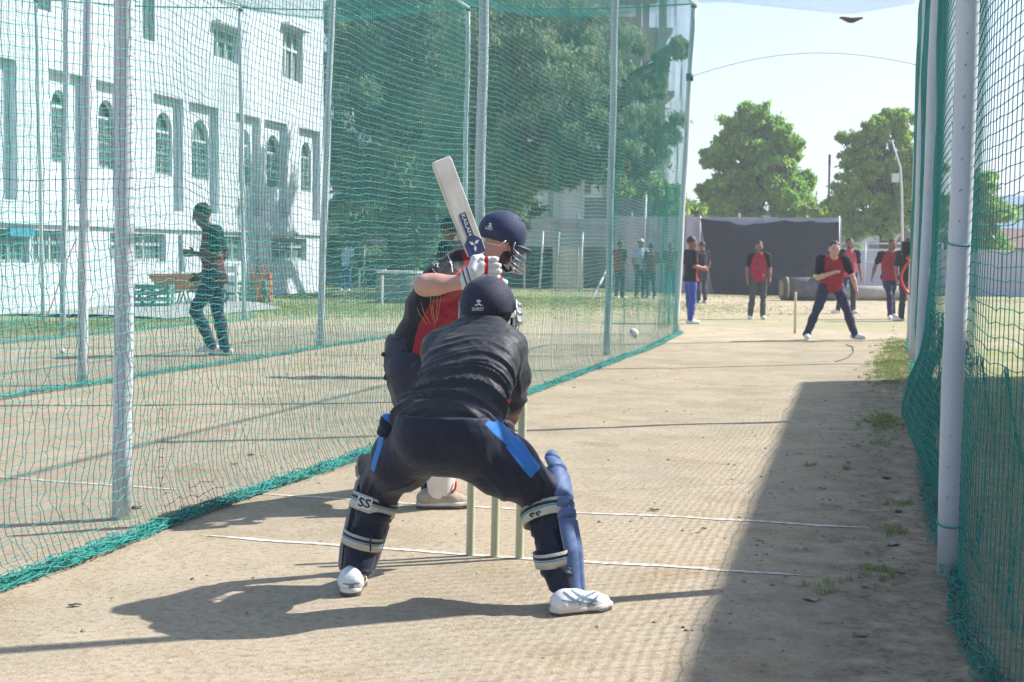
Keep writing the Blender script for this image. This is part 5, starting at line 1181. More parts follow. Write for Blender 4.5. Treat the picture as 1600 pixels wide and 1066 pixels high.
# ------------------------------------------------------------------ the wicketkeeper, crouching with his back to us
def wrinkle(V, n, dirs, amp, seed):
    """long soft folds: stretched ridged noise"""
    out = np.zeros(len(V), np.float32)
    for (ax, fr, st_, a) in dirs:
        ax = np.array(ax, np.float32); ax /= np.linalg.norm(ax); al = (V@ax)[:, None]; q = V*st_+ax*(al*(fr-st_))
        w = fbm(V*3.0+seed*3, 2)[:, None]*.9; r = np.clip(1-1.25*np.abs(fbm(q+w*ax*1.5+seed, 2)), 0, 1); out += a*(r**3.2-.22)
    return out*amp
def keeper():
    loc = Vector((P(720, 700, 5.7).x, 5.7, 0)); W = lambda px, py, d: P(px, py, d)-loc
    o = empty('person', loc, label='wicketkeeper crouching with his back turned, charcoal shirt and navy trousers with blue side panels', cat='person')
    sk = 'skin_b'
    headc = W(765, 484, 6.05); fwd = unit((.30, .95, -.12)); upv = unit((.02, .25, .97))
    shL, shR = W(692, 548, 6.02), W(788, 549, 5.93); elL, wrL = W(672, 628, 6.25), W(722, 690, 6.33); elR, wrR = W(799, 632, 6.08), W(782, 682, 6.30)
    neck = W(757, 512, 5.98)
    F = Field(W(640, 760, 5.75), W(840, 420, 6.5), .0065); g = headshape(F, headc, fwd, upv, 1.0)
    F.cone(neck, lerp(neck, headc, .7), .062, .058, .02)
    for sh, el, wr in ((shL, elL, wrL), (shR, elR, wrR)): F.chain([lerp(sh, el, .3), el, lerp(el, wr, .35), wr], [.050, .046, .044, .031], .02)
    hand(F, wrL, W(745, 715, 6.36)-wrL, (0, 1, 0), (1, 0, .3), 1.05, .8); hand(F, wrR, W(757, 715, 6.36)-wrR, (0, 1, 0), (-1, 0, .3), 1.05, .8)
    obj('body', F.mesh('body', M[sk]), o)
    # keeping gloves over both hands
    for wr, tgt, sd in ((wrL, W(742, 722, 6.37), -1), (wrR, W(762, 722, 6.38), 1)):
        F = Field(tgt-Vector((.16, .16, .16)), tgt+Vector((.16, .16, .16)), .006); d = unit(tgt-wr); wp = wr+d*.03
        F.chain([wp, wp+d*.05], [.048, .05], .02); F.ell(wp+d*.08, (.052, .034, .058), None, .02)
        for i in range(4): b = wp+d*.10+Vector((sd*(.030-.021*i), 0, 0)); F.chain([b, b+d*.045+Vector((0, .012, 0)), b+d*.07+Vector((0, .035, 0))], [.014, .0135, .012], .004)
        F.chain([wp+d*.05+Vector((-sd*.05, 0, 0)), wp+d*.10+Vector((-sd*.075, .01, 0))], [.016, .013], .01); obj('glove', F.mesh('glove', mat('keeping_glove', (.02, .03, .09), (.03, .04, .12), rough=.5, scale=20)), o)
    # shirt
    pel, ch = W(700, 660, 5.60), W(745, 545, 5.86)
    F = Field(W(590, 700, 5.25), W(850, 470, 6.5), .0062); rt = (shR-shL).normalized()
    F.loft(W(700, 672, 5.58), W(752, 525, 5.96), rt, [(0, .190, .135, -.01), (.15, .192, .132, -.01), (.4, .192, .128, 0), (.7, .198, .125, 0), (.9, .175, .105, 0), (1.0, .13, .085, 0)], .03)
    F.chain([shL, lerp(shL, neck, .75)], [.078, .062], .06); F.chain([shR, lerp(shR, neck, .75)], [.080, .062], .06); F.cone(neck-Vector((0, .01, .02)), neck+Vector((0, .012, .018)), .072, .064, .03)
    F.chain([shR, W(797, 590, 6.0), W(799, 622, 6.06)], [.076, .070, .064], .05); F.chain([shL, lerp(shL, elL, .75)], [.078, .066], .05)
    F.chain([W(640, 648, 5.62), W(690, 658, 5.54), W(752, 664, 5.56)], [.06, .07, .06], .05)
    F.cutp(W(700, 660, 5.45), unit(Vector((.10, -.35, -1))))
    a1 = np.array(unit(W(752, 525, 5.96)-W(700, 672, 5.58)))
    base = np.array(W(700, 672, 5.58))
    def disp(V, n):
        u = (V-base)@a1/.50; low = np.exp(-((u-.22)/.33)**2); x = V[:, 0]
        lift = a1+np.array([-.10, 0, .0]); w1 = wrinkle(V, n, [(lift, 25, 2.6, 1.0)], .026, 2.0); w2 = wrinkle(V, n, [(a1+np.array([.55, 0, -.35]), 14, 2.2, 1.0)], .013, 7.0)
        sleeve = smooth((x-.16)/.06)
        return w1*(low*1.0+.16)*(1-.6*sleeve)+w2*(.18+.5*sleeve+.6*low*smooth((x-.02)/.1))+.0012*fbm(V*60, 2)
    side = np.array(W(786, 640, 5.8))
    def mask(V):   # coral side panel under the right arm
        return np.minimum(np.minimum(V[:, 0]-W(768, 640, 5.7).x-.25*(V[:, 2]-W(768, 640, 5.7).z), W(768, 622, 5.7).z-V[:, 2]), .14-np.abs(V[:, 1]-side[1]))
    shm = mat_mask('keeper_shirt', (.034, .038, .046), (.62, .07, .12), rough=.52, sheen=.25, bump=.12, bscale=160)
    shirt = obj('shirt', F.mesh('shirt', shm, disp, mask, smooth_it=2), o)
    q = MB(); cc = neck+Vector((0, .005, .012)); q.tube([cc+Vector((.067*math.cos(a), .066*math.sin(a), .012*math.sin(a))) for a in [i*6.2832/26 for i in range(27)]], .012, 8, False); q.build('collar', mat('collar_black', (.008, .008, .010), rough=.8), o, True)
    # trousers
    hipL, hipR = W(667, 688, 5.60), W(730, 692, 5.57); knL, knR = W(598, 754, 5.93), W(846, 770, 5.76); anL, anR = W(553, 904, 5.87), W(876, 921, 5.58)
    F = Field(W(500, 960, 5.2), W(920, 620, 6.3), .0068)
    F.loft(W(702, 716, 5.60), W(700, 632, 5.56), (1, 0, -.04), [(0, .10, .08, .02), (.30, .160, .115, .01), (.55, .182, .128, 0), (.8, .184, .13, 0), (1, .172, .12, 0)], .07)
    F.chain([hipL, lerp(hipL, knL, .5)+Vector((-.005, 0, .01)), knL], [.118, .110, .082], .08); F.chain([hipR, lerp(hipR, knR, .5)+Vector((0, 0, .01)), knR], [.120, .112, .082], .08)
    F.cone(W(690, 660, 5.53), W(672, 682, 5.53), .105, .105, .06); F.cone(W(718, 662, 5.53), W(728, 682, 5.52), .105, .105, .06)
    F.chain([knL, lerp(knL, anL, .3), lerp(knL, anL, .8), anL], [.080, .066, .056, .052], .03); F.chain([knR, lerp(knR, anR, .3), lerp(knR, anR, .8), anR], [.080, .061, .051, .047], .03)
    F.cone(anL+Vector((.03, -.03, .05)), anL+Vector((.035, -.02, .02)), .028, .03, .03); F.cone(anR+Vector((.02, -.02, .06)), anR+Vector((.02, -.02, .02)), .03, .03, .03)
    kL, kR, hL, hR = [np.array(v) for v in (knL, knR, hipL, hipR)]
    def segd(V, a, b): d = b-a; t = np.clip((V-a)@d/(d@d), 0, 1); return t, np.linalg.norm(V-(a+t[:, None]*d), axis=1)
    def disp(V, n):
        tR, dR = segd(V, hR, kR); tL, dL = segd(V, hL, kL); right = V[:, 0] > 0
        w = wrinkle(V, n, [((.85, 0, .55), 15, 2.4, 1)], .018, 4.0)*np.where(right, smooth(1-dR/.25)*(.35+.9*tR), 0)
        w += wrinkle(V, n, [((-.75, 0, .6), 14, 2.4, 1)], .015, 9.0)*np.where(~right, smooth(1-dL/.25)*(.3+.8*tL), 0)
        lowz = smooth((.45-V[:, 2])/.15); w += lowz*wrinkle(V, n, [((0, .2, 1), 22, 4, 1)], .012, 3.0); return w+.003*fbm(V*9, 2)+.0010*fbm(V*60, 2)
    sR0, sR1, sR2 = [np.array(W(*q_)) for q_ in ((766, 656, 5.50), (800, 694, 5.52), (836, 736, 5.62))]; sL0, sL1 = [np.array(W(*q_)) for q_ in ((604, 650, 5.60), (586, 730, 5.80))]
    def mask(V):
        m = np.full(len(V), -.1, np.float32)
        for a, b, w_ in ((sR0, sR1, .020), (sR1, sR2, .028)):
            d = (b-a)[[0, 2]]; p = V[:, [0, 2]]-a[[0, 2]]; t = p@d/(d@d); ds = np.abs(p[:, 0]*d[1]-p[:, 1]*d[0])/np.linalg.norm(d); ln = np.linalg.norm(d)
            m = np.maximum(m, np.minimum(w_-ds, np.minimum(t+.03, 1.02-t)*ln))
        d = (sL1-sL0)[[0, 2]]; p = V[:, [0, 2]]-sL0[[0, 2]]; t = p@d/(d@d); sd = (p[:, 0]*d[1]-p[:, 1]*d[0])/np.linalg.norm(d)
        m = np.maximum(m, np.minimum(.010-np.abs(sd), np.minimum(t, 1-t)*.2)); return m
    trm = mat_mask('keeper_trousers', (.013, .017, .040), (.035, .21, .62), rough=.55, sheen=.35, bump=.1, bscale=160, w=.002)
    tr = obj('trousers', F.mesh('trousers', trm, disp, mask, smooth_it=2), o)
    # dark bulge of the left pocket / glove at the hip
    F = Field(W(570, 700, 5.4), W(640, 630, 5.9), .006); F.chain([W(606, 660, 5.66), W(600, 674, 5.68)], [.034, .028], .02); obj('pocket', F.mesh('pocket', trm, lambda V, n: .004*fbm(V*30, 2), lambda V: .0+V[:, 2]-W(600, 660, 5.66).z+.8*(V[:, 0]-W(600, 660, 5.66).x)-.02), o)
    F = Field(W(760, 700, 5.5), W(820, 640, 6.1), .005); F.chain([W(784, 662, 5.72), W(788, 672, 5.74), W(783, 680, 5.75)], [.030, .034, .026], .02); obj('pocket', F.mesh('pocket', PANTS['dark'], lambda V, n: .008*fbm(V*34, 2)), o)
    # leg guards
    ribs = ((.10, -.04), (.16, .02), (.36, .06), (.42, .06), (.50, .05))
    pr = pad(o, [W(838, 722, 5.90), W(850, 752, 5.83), W(858, 800, 5.72), W(873, 868, 5.64), W(882, 934, 5.60)], (.98, .05, 0), [.066, .080, .078, .070, .056], M['padblue'], .026, 78, ribs, rib_d=.012, edge_m=M['padedge'])
    pl = pad(o, [W(583, 706, 6.02), W(592, 752, 6.00), W(578, 806, 5.95), W(563, 862, 5.91), W(555, 898, 5.90)], (-.10, 1, 0), [.066, .082, .080, .072, .060], M['padblue'], .020, 88, ribs, edge_m=M['padedge'])
    s1 = strap(o, W(584, 788, 5.93), W(590, 752, 5.93)-W(563, 862, 5.90)+Vector((.02, 0, 0)), (0, -1, 0), .096, .066); s2 = strap(o, W(567, 843, 5.90), Vector((.26, 0, 1)), (0, -1, 0), .084, .054)
    s3 = strap(o, W(855, 803, 5.73), W(838, 752, 5.8)-W(866, 868, 5.66), (-.55, -.83, 0), .103, .064, 112); s4 = strap(o, W(869, 869, 5.64), Vector((-.22, 0, 1)), (-.5, -.86, 0), .088, .058, 112)
    bpy.context.view_layer.update(); v, f = text_tris('SS', .02)
    for st_, px, py, ang in ((s1, 570, 786, R(12)), (s3, 838, 807, R(-13))):
        t_ = bvh(st_); decal('patch', t_, st_, [(-1, -1), (1, -1), (1, 1), (-1, 1), (0, -1), (0, 1)], [(0, 4, 5, 3), (4, 1, 2, 5)], px, py, 23, 19, ang, M['white'], .003)
        decal('lettering', t_, st_, v, f, px, py, 19, 14, ang, M['black'], .0045)
    for st_, px, py in ((s2, 580, 848),): 
        q = MB(); q.box(W(579, 849, 5.81), (.006, .01, .062)); q.build('strap_loop', M['black'], st_)
    # shoes
    hl = G(546, 936); sL, gL = shoe(o, Vector((hl.x-loc.x, hl.y-loc.y+.02, 0)), (-.05, 1), 1.06)
    hr = G(861, 964); sR, gR = shoe(o, Vector((hr.x-loc.x, hr.y-loc.y+.01, 0)), (.88, .47), .93)
    t_ = bvh(sR)
    for pts in ([(880, 925), (900, 940), (930, 946)], [(892, 922), (912, 935), (934, 940)], [(905, 946), (915, 932), (932, 925)], [(918, 948), (930, 936), (936, 928)], [(878, 938), (896, 942), (912, 930)]): ribbon('stripe', t_, sR, pts, 3.6, M['printg'])
    t_ = bvh(sL); ribbon('stripe', t_, sL, [(536, 912), (548, 914), (562, 911)], 2.5, M['printg']); ribbon('heel_tab', t_, sL, [(549, 912), (549, 928)], 9, M['printg'])
    # helmet
    hc = W(762, 476, 6.05); rt_ = unit(fwd.cross(upv)); uu = unit(rt_.cross(fwd)); ax = (rt_, fwd, uu); gg = lambda x, y, z: hc+rt_*x+fwd*y+uu*z
    F = Field(hc-Vector((.2, .22, .2)), hc+Vector((.2, .24, .2)), .005); F.ell(gg(0, -.005, .0), (.112, .132, .118), ax, 0); F.cutp(gg(0, -.10, -.052), unit(uu*-1+fwd*.12)); F.cone(gg(-.05, .115, -.01), gg(.05, .115, -.01), .022, .022, .02); F.ell(gg(0, .12, -.008), (.09, .055, .012), ax, .01)
    hm = obj('helmet', F.mesh('helmet', mat('helmet_cloth', (.013, .011, .036), (.019, .016, .047), rough=.75, scale=14, bump=.12, bscale=120, sheen=.3), smooth_it=3), o)
    q = MB(); q.tube([gg(.0, .118*math.cos(a)-.002, .121*math.sin(a)) for a in [i*math.pi/24 for i in range(3, 24)]], .0016, 5); q.build('seam', M['padblue'], hm, True)
    F = Field(hc-Vector((.2, .22, .2)), hc+Vector((.2, .24, .1)), .006); F.ell(gg(0, -.008, -.02), (.102, .120, .098), ax, 0); F.cutp(gg(0, -.10, -.092), unit(uu*-1+fwd*.10)); F.cutp(gg(0, .03, 0), fwd); obj('helmet_lining', F.mesh('helmet_lining', M['black']), hm)
    q = MB()
    gg_m = mat('guard_grey', (.38, .40, .42), (.48, .5, .52), rough=.35, scale=9)
    for e in (-1, 1):
        v = []; q = MB()
        for z0, z1, y0 in ((.010, -.075, .01), (.012, -.082, .045), (.0, -.070, .075)): v += [gg(e*.120, y0, z0), gg(e*.121, y0, z1)]
        q.add(v, [(0, 1, 3, 2), (2, 3, 5, 4)]); cp = q.build('cheek_guard', gg_m, hm); s_ = cp.modifiers.new('s', 'SOLIDIFY'); s_.thickness = .006; b_ = cp.modifiers.new('b', 'BEVEL'); b_.width = .006; b_.segments = 2
    q = MB()
    for e in (-1, 1):
        for z in (.0, -.035, -.07): q.tube([gg(e*.122, .02, z), gg(e*.128, .05, z), gg(e*.118, .10, z-.005), gg(e*.07, .155, z-.01), gg(0, .172, z-.012)], .0028, 6)
        q.tube([gg(e*.118, .01, -.05), gg(e*.11, .03, -.115), gg(e*.08, .08, -.135), gg(e*.03, .14, -.13), gg(0, .15, -.125)], .003, 6); q.tube([gg(e*.122, .06, -.07), gg(e*.10, .06, -.13)], .0028, 6)
        q.tube([gg(e*.07, .155, 0), gg(e*.06, .15, -.12)], .0028, 6); q.tube([gg(e*.121, .00, .02), gg(e*.124, -.0, -.06), gg(e*.118, .02, -.09)], .0035, 6)
    q.build('grille', M['steel'], hm, True)
    q = MB(); q.tube([gg(.10, .01, -.06), gg(.085, .04, -.12), gg(.04, .075, -.150), gg(0, .08, -.155), gg(-.06, .06, -.14), gg(-.10, .01, -.06)], .006, 6); q.build('chin_strap', M['black'], hm, True)
    t_ = bvh(hm) if False else BVHTree.FromPolygons([v_.co+loc for v_ in hm.data.vertices], [p.vertices[:] for p in hm.data.polygons])
    v, f = text_tris('SHREY', .01); decal('lettering', t_, hm, v, f, 747, 483, 19, 5.2, 0, M['print'], .001); decal('logo', t_, hm, *LOGO, 748, 473, 12.5, 10, 0, M['print'], .001)
keeper()

# ------------------------------------------------------------------ the batsman, side on with the bat raised
def batsman():
    loc = Vector((P(650, 700, 8.0).x, 8.0, 0)); W = lambda px, py, d: P(px, py, d)-loc
    o = empty('person', loc, label='right handed batsman in black and red shirt and navy helmet holding his bat raised', cat='person')
    headc = W(783, 377, 8.06); fwd = unit((.86, .45, -.30)); upv = unit((.12, .0, 1))
    shR, elR, wrR = W(716, 425, 7.86), W(664, 446, 7.66), W(724, 441, 7.66); shL, elL, wrL = W(758, 440, 8.24), W(786, 482, 8.12), W(776, 456, 7.86)
    neck = W(750, 416, 8.03)
    F = Field(W(620, 540, 7.45), W(850, 310, 8.5), .0068); headshape(F, headc, fwd, upv, 1.02); F.cone(neck, lerp(neck, headc, .75), .064, .060, .02)
    F.chain([lerp(shR, elR, .3), elR, lerp(elR, wrR, .3), wrR], [.055, .052, .052, .036], .03); F.chain([lerp(shL, elL, .3), elL, wrL], [.05, .045, .032], .03)
    hand(F, wrR, W(752, 425, 7.74)-wrR, (.3, .8, 0), (0, 0, 1), 1.0, 1.0); hand(F, wrL, W(772, 445, 7.80)-wrL+Vector((0, -.03, 0)), (0, .8, 0), (0, 0, 1), .9, 1.0)
    obj('body', F.mesh('body', M['skin_a'], fm=None), o)
    # cropped hair and beard
    rt_ = unit(fwd.cross(upv)); uu = unit(rt_.cross(fwd)); ax = (rt_, fwd, uu); gh_ = lambda x, y, z: headc+rt_*x+fwd*y+uu*z
    F = Field(headc-Vector((.17, .17, .17)), headc+Vector((.17, .17, .17)), .006); F.ell(gh_(0, -.012, .026), (.082, .098, .094), ax, 0); F.cutp(gh_(0, -.05, -.012), -uu); F.cutp(gh_(0, .05, 0), fwd); obj('hair', F.mesh('hair', M['hair']), o)
    F = Field(headc-Vector((.15, .17, .17)), headc+Vector((.17, .17, .1)), .006); F.ell(gh_(0, .026, -.052), (.066, .074, .070), ax, .0); F.cutp(gh_(0, .03, -.028), uu); F.cutp(gh_(0, -.005, 0), -fwd); obj('beard', F.mesh('beard', M['hair'], lambda V, n: .003*fbm(V*45, 2)), o)
    # shirt
    F = Field(W(560, 590, 7.5), W(800, 370, 8.55), .0068); rt = Vector((.25, -.95, .1))
    F.loft(W(643, 565, 8.0), W(692, 468, 8.0), rt, [(0, .185, .145, 0), (.5, .19, .145, 0), (1.0, .20, .150, 0)], .04); F.loft(W(676, 490, 8.0), W(742, 415, 8.02), rt, [(0, .195, .150, 0), (.5, .205, .145, 0), (.85, .17, .11, 0), (1.0, .08, .07, 0)], .06)
    F.chain([lerp(shR, neck, .6), shR+Vector((.01, 0, .02)), W(693, 438, 7.76), W(682, 443, 7.72)], [.07, .092, .090, .084], .05); F.chain([lerp(shL, neck, .5), shL, lerp(shL, elL, .6)], [.07, .085, .075], .05)
    F.cone(neck-Vector((0, 0, .01)), neck+Vector((.01, 0, .02)), .072, .068, .03)
    zz = [W(0, py, 7.85).z for py in (560, 535, 500, 470, 450, 430, 405, 380)]; xx = [W(px, 400, 7.85).x for px in (642, 647, 656, 672, 684, 706, 727, 712)]
    aS, bS = np.array(shR+Vector((.0, 0, .03))), np.array(elR)
    def mask(V):
        xb = np.interp(V[:, 2], zz, xx); m = V[:, 0]-xb; d = bS-aS; t = np.clip((V-aS)@d/(d@d), -.1, 1); ds = np.linalg.norm(V-(aS+t[:, None]*d), axis=1); return np.minimum(m, ds-.098+.04*(V[:, 1] > .1))
    def disp(V, n): return wrinkle(V, n, [((.5, 0, .85), 13, 2.0, 1)], .010, 5.0)*(.35+.65*smooth((1.25-V[:, 2])/.3))+wrinkle(V, n, [((.8, 0, -.5), 14, 3, 1)], .006, 11.0)+.001*fbm(V*50, 2)
    shirt = obj('shirt', F.mesh('shirt', mat_mask('batsman_shirt', (.008, .008, .012), (.30, .016, .030), rough=.6, sheen=.4, bump=.12, bscale=160), disp, mask, smooth_it=2), o)
    t_ = bvh(shirt); v, f = text_tris('RPL', .012); decal('lettering', t_, shirt, v, f, 681, 412, 14, 8, R(24), M['print'], .002)
    for pts in ([(675, 420), (684, 430), (692, 437)], [(704, 405), (706, 416), (707, 426)], [(700, 398), (704, 412)]): ribbon('stripe', t_, shirt, pts, 1.6, M['print'], .002)
    for pts in ([(674, 457), (673, 475), (676, 500)], [(680, 457), (676, 480), (680, 510)], [(684, 457), (683, 480), (681, 505)], [(690, 457), (686, 482), (683, 500)], [(658, 472), (663, 490), (672, 505)], [(652, 480), (656, 492), (668, 508)]): ribbon('stripe', t_, shirt, pts, .7, M['gold'], .002)
    # trousers
    hipR, knR, anR = W(642, 585, 7.88), W(666, 690, 7.80), W(676, 772, 7.90); hipL, knL, anL = W(652, 585, 8.15), W(672, 672, 8.50), W(640, 748, 8.70)
    F = Field(W(560, 820, 7.4), W(760, 510, 9.0), .0085); F.loft(W(652, 620, 8.0), W(641, 535, 8.0), rt, [(0, .17, .14, 0), (.5, .18, .155, 0), (1, .165, .135, 0)], .05)
    for a, b, c in ((hipR, knR, anR), (hipL, knL, anL)): F.chain([a, lerp(a, b, .5), b, lerp(b, c, .4), c], [.125, .105, .075, .070, .058], .05)
    F.cone(W(618, 560, 7.95), W(622, 590, 7.93), .055, .05, .04)
    obj('trousers', F.mesh('trousers', mat('batsman_trousers', (.012, .014, .032), (.018, .020, .045), rough=.6, scale=20, bump=.1, bscale=120, sheen=.3), lambda V, n: wrinkle(V, n, [((.3, 0, 1), 11, 3, 1)], .008, 6.0)), o)
    # white batting pads with dark straps, shoes
    pr = pad(o, [W(660, 640, 7.80), W(672, 690, 7.76), W(678, 735, 7.82), W(681, 779, 7.88)], (.80, -.35, 0), [.10, .098, .088, .070], M['white'], .030, 88, (), rib_d=.010, edge_m=M['white'])
    pl = pad(o, [W(676, 620, 8.42), W(680, 672, 8.45), W(662, 710, 8.6), W(652, 740, 8.68)], (.7, -.2, 0), [.10, .098, .088, .075], M['white'], .030, 80, (), edge_m=M['white'])
    q = MB(); q.tube([W(702, 776, 7.80), W(711, 764, 7.80), W(713, 752, 7.80)], .007, 6); q.build('piping', M['hose'] if 'hose' in M else mat('pad_red', (.6, .03, .04), rough=.5), pr, True)
    for (px, py, d, w_) in ((609, 589, 7.92, .05), (604, 556, 7.95, .022)): q = MB(); q.box(W(px, py, d), (.06, .05, w_), (unit((.9, 0, -.4)), Vector((0, 1, 0)), unit((.4, 0, .9)))); q.build('pad_strap', M['black'], o, bevel=.008)
    hh = G(652, 796); sh, g1 = shoe(o, Vector((hh.x-loc.x-.01, hh.y-loc.y+.03, 0)), (1, .12), 1.04, 'shoe_dirty'); hh = G(634, 760); sh2, g2 = shoe(o, Vector((hh.x-loc.x+.0, hh.y-loc.y, 0)), (.75, .66), 1.0, 'shoe_dirty')
    # helmet
    hc = W(786, 366, 8.06); upv2 = unit((.22, .05, 1)); rt_ = unit(fwd.cross(upv2)); uu = unit(rt_.cross(fwd)); ax = (rt_, fwd, uu); gg = lambda x, y, z: hc+rt_*x+fwd*y+uu*z
    F = Field(hc-Vector((.25, .25, .2)), hc+Vector((.25, .25, .2)), .0055); F.ell(gg(0, -.004, .004), (.118, .138, .126), ax, 0); F.cutp(gg(0, -.09, -.048), unit(uu*-1+fwd*.06)); hm = obj('helmet', F.mesh('helmet', mat('helmet_navy', (.012, .021, .070), (.017, .029, .09), rough=.72, scale=12, bump=.1, bscale=120, sheen=.3), smooth_it=3), o)
    F = Field(hc-Vector((.3, .3, .15)), hc+Vector((.3, .3, .15)), .005); F.ell(gg(0, .085, -.045), (.105, .108, .022), ax, 0); F.cutp(gg(0, .02, 0), -fwd); obj('peak', F.mesh('peak', mat('peak_teal', (.015, .06, .11), (.015, .04, .08), rough=.5, scale=40)), hm)
    q = MB()
    for e in (-1, 1):
        for k, z in enumerate((-.085, -.115, -.145, -.168)): q.tube([gg(e*.100, .035, z+.02), gg(e*.108, .075, z), gg(e*.080, .135, z-.004), gg(e*.03, .165, z-.006), gg(0, .170, z-.006)], .003, 6)
        q.tube([gg(e*.112, .03, -.03), gg(e*.104, .034, -.075), gg(e*.098, .045, -.14), gg(e*.06, .10, -.178), gg(0, .13, -.18)], .0035, 6); q.tube([gg(e*.085, .12, -.05), gg(e*.085, .130, -.15)], .003, 6); q.tube([gg(e*.03, .16, -.05), gg(e*.03, .166, -.176)], .003, 6)
        q.tube([gg(e*.118, -.03, -.04), gg(e*.112, -.05, -.075), gg(e*.06, -.115, -.085), gg(0, -.13, -.08)], .003, 6)
    q.build('grille', M['steel'], hm, True)
    q = MB(); q.tube([gg(.108, .02, -.04), gg(.095, .045, -.12), gg(.05, .085, -.175), gg(0, .09, -.185), gg(-.095, .045, -.12), gg(-.108, .02, -.04)], .008, 6); q.build('chin_strap', M['black'], hm, True)
    q = MB()
    for k in range(3): q.tube([gg(.068, .05-.02*k, .104-.004*k), gg(.074, .055-.02*k, .098-.004*k)], .004, 6)
    q.build('vent', M['black'], hm, True)
    t_ = bvh(hm); t_ = BVHTree.FromPolygons([v_.co+loc for v_ in hm.data.vertices], [p.vertices[:] for p in hm.data.polygons])
    v, f = text_tris('SHREY', .01); decal('lettering', t_, hm, v, f, 764, 357.5, 11.5, 4, R(12), M['print'], .001); decal('logo', t_, hm, *LOGO, 766, 351.5, 8, 6.5, R(10), M['print'], .001)
    # gloves
    glm = mat_mask('batting_glove', (.72, .72, .70), (.55, .03, .045), rough=.5, sheen=0, bump=.15, colC=(.02, .03, .05))
    F = Field(W(700, 480, 7.4), W(800, 385, 8.1), .0048)
    F.chain([W(727, 441, 7.66), W(731, 434, 7.66)], [.050, .052], .01, ((.95, 0, .3), .7)); F.ell(W(743, 425, 7.68), (.052, .042, .050), None, .02); F.cone(W(740, 430, 7.64), W(752, 416, 7.66), .03, .03, .02)
    for i, (x0, y0, x1, y1) in enumerate(((750, 405, 773, 405), (751, 413, 777, 415), (751, 422, 778, 424), (750, 431, 775, 433))):
        a, b = W(x0, y0, 7.66), W(x1, y1, 7.68)
        for j in range(3): F.ell(lerp(a, b, .12+.36*j), (.0165, .0165, .0155), None, .003)
        F.cone(a-Vector((.02, 0, 0)), b, .0135, .0145, .003); F.cone(b, b+Vector((.01, .06, 0)), .0145, .013, .006)
    F.chain([W(736, 420, 7.62), W(741, 404, 7.64), W(752, 401, 7.68)], [.020, .017, .015], .01)
    def gm(V): c = np.abs(V[:, 0]-W(760, 415, 7.66).x); return np.where((V[:, 1] < .0) & (V[:, 2] > W(0, 440, 7.66).z), .0095-c, -.01)
    def gm2(V):
        c = np.array(W(731, 438, 7.62)); d = np.abs((V[:, 0]-c[0])*.95+(V[:, 2]-c[2])*.3); return np.where(V[:, 2] < c[2]+.12, .004-np.abs(d-.012), -.01)
    obj('glove', F.mesh('glove', glm, None, gm, gm2), o)
    F = Field(W(745, 500, 7.5), W(815, 415, 8.2), .0055); F.ell(W(777, 448, 7.80), (.050, .045, .045), None, .02)
    for i in range(4): a = W(772, 438+7*i, 7.74); F.chain([a, a+Vector((.045, .0, -.006)), a+Vector((.06, .05, -.01))], [.016, .0155, .014], .004)
    obj('glove', F.mesh('glove', glm, None, lambda V: .012-np.abs(V[:, 0]-W(782, 430, 7.8).x), lambda V: V[:, 0]*0-.1), o)
    return loc
M['shoe_dirty'] = mat('shoe_dusty', (.44, .38, .29), (.34, .285, .21), rough=.8, scale=18, bump=.2, bscale=60)
M['hose'] = mat('pad_red', (.6, .03, .04), rough=.5)
batsman()

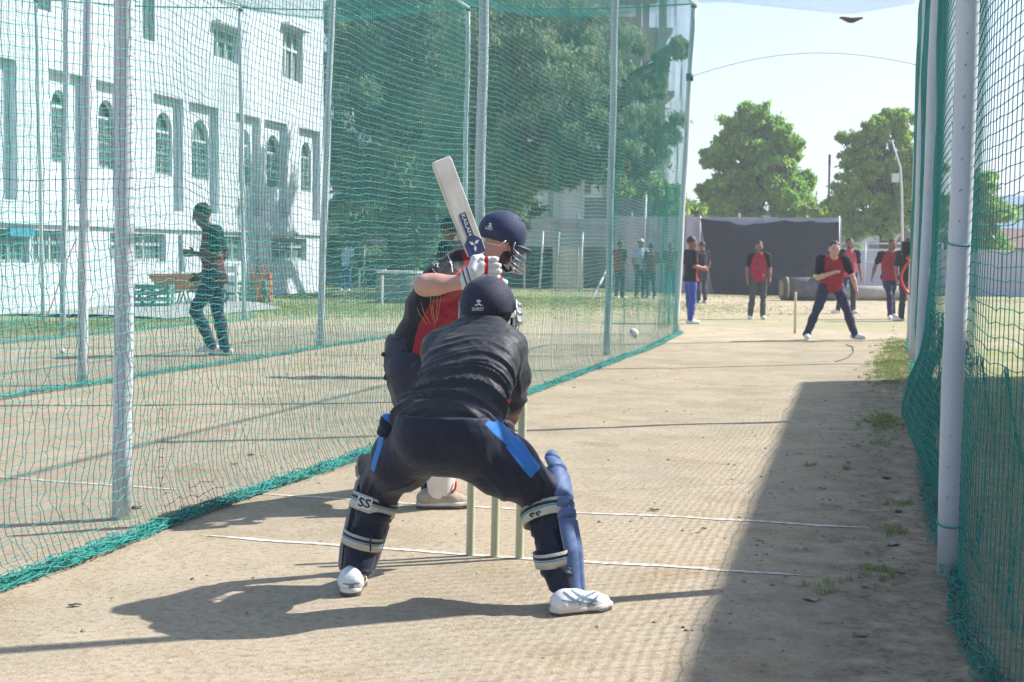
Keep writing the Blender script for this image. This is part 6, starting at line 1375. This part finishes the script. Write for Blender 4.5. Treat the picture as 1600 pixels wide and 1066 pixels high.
# the bat
def bat():
    s0, s1 = P(747, 401, 7.80), P(690, 249, 7.72); o = empty('cricket_bat', s0, label='raised cricket bat with dark blue stickers and worn pale face', cat='bat')
    a = (s1-s0).normalized(); view = (s0-Vector((0, 0, CAM_H))).normalized(); n = -view; n = (n-a*n.dot(a)).normalized(); w = n.cross(a) if False else a.cross(n)
    if w.x < 0: w = -w
    n = (n*math.cos(R(24))+w*math.sin(R(24))).normalized(); w = (w-n*w.dot(n)).normalized(); ln = (s1-s0).length; V = []; nst = 26
    for i in range(nst+1):
        u = i/nst; hw = .0555*(1-.42*max(0, (.05-u)/.05)**2-.12*max(0, (u-.965)/.035)**2); e = .012+.014*smooth((u-.1)/.5)-.006*smooth((u-.9)/.1); sp = .024+.034*math.sin(math.pi*min(1, .15+.75*u))
        for (x, y) in ((-hw, 0), (-hw+.004, .0035), (hw-.004, .0035), (hw, 0), (hw, -e), (hw*.35, -sp), (0, -sp-.003), (-hw*.35, -sp), (-hw, -e)): V.append(a*(u*ln)+w*x+n*y)
    k = 9; q = MB(); q.add(V, [(i*k+j, i*k+(j+1) % k, (i+1)*k+(j+1) % k, (i+1)*k+j) for i in range(nst) for j in range(k)]+[tuple(range(k-1, -1, -1)), tuple(nst*k+j for j in range(k))])
    bl = q.build('blade', mat('willow', (.60, .54, .44), (.72, .68, .60), rough=.45, scale=6, stretch=(1, 1, 1), bump=.1, bscale=40), o, bevel=.002)
    q = MB(); g = lambda u, v, h=.0045: a*u+w*v+n*h
    nav = mat('sticker_navy', (.045, .055, .14), (.055, .07, .16), rough=.35)
    q.add([g(.012, -.050), g(.012, .050), g(.080, .052), g(.115, .018), g(.115, -.020), g(.085, -.052)], [(0, 1, 2, 3, 4, 5)]); q.add([g(.113, -.021), g(.113, .019), g(.245, .019), g(.245, -.021)], [(0, 1, 2, 3)]); st_ = q.build('sticker', nav, bl)
    q = MB()
    for ang, c0 in ((R(200), (.066, .006)), (R(320), (.062, .004)), (R(75), (.070, .0))):
        d = (math.cos(ang), math.sin(ang)); e = (-d[1], d[0]); c = c0; pts = [(c[0]+d[0]*t+e[0]*s_, c[1]+d[1]*t+e[1]*s_) for t, s_ in ((.003, 0), (.020, .009), (.040, 0), (.020, -.009))]
        q.add([g(x, y, .006) for x, y in pts], [(0, 1, 2, 3)])
    q.build('emblem', M['print'], st_)
    v, f = text_tris('KAILAN', .012); xs = [x for x, y in v]; sc = .118/(max(xs)-min(xs)); me = bpy.data.meshes.new('lettering'); me.from_pydata([g(.179-x*sc, y*sc*.86-.001, .006) for x, y in v], [], f); me.materials.append(M['print']); obj('lettering', me, st_)
    q = MB(); pts = [a*.0, a*-.03, a*-.10, a*-.27, a*-.285]; q.tube([p-n*.016 for p in pts], [.021, .016, .0155, .0155, .018], 14); q.build('handle', mat('grip_red', (.45, .05, .05), (.5, .3, .2), rough=.7, scale=30), o, True)
bat()
# ------------------------------------------------------------------ dusty air
def haze():
    m = bpy.data.materials.new('haze'); m.use_nodes = True; N = m.node_tree.nodes; K = m.node_tree.links; N.remove(N['Principled BSDF'])
    v = N.new('ShaderNodeVolumePrincipled'); v.inputs['Color'].default_value = (.86, .93, 1, 1); v.inputs['Density'].default_value = .0019; v.inputs['Anisotropy'].default_value = .2
    K.new(v.outputs[0], N['Material Output'].inputs['Volume'])
    q = MB(); q.box((0, 190, 9), (980, 620, 21)); tag(q.build('haze', m, None), 'thin pale dust haze in the air', kind='stuff')
haze()
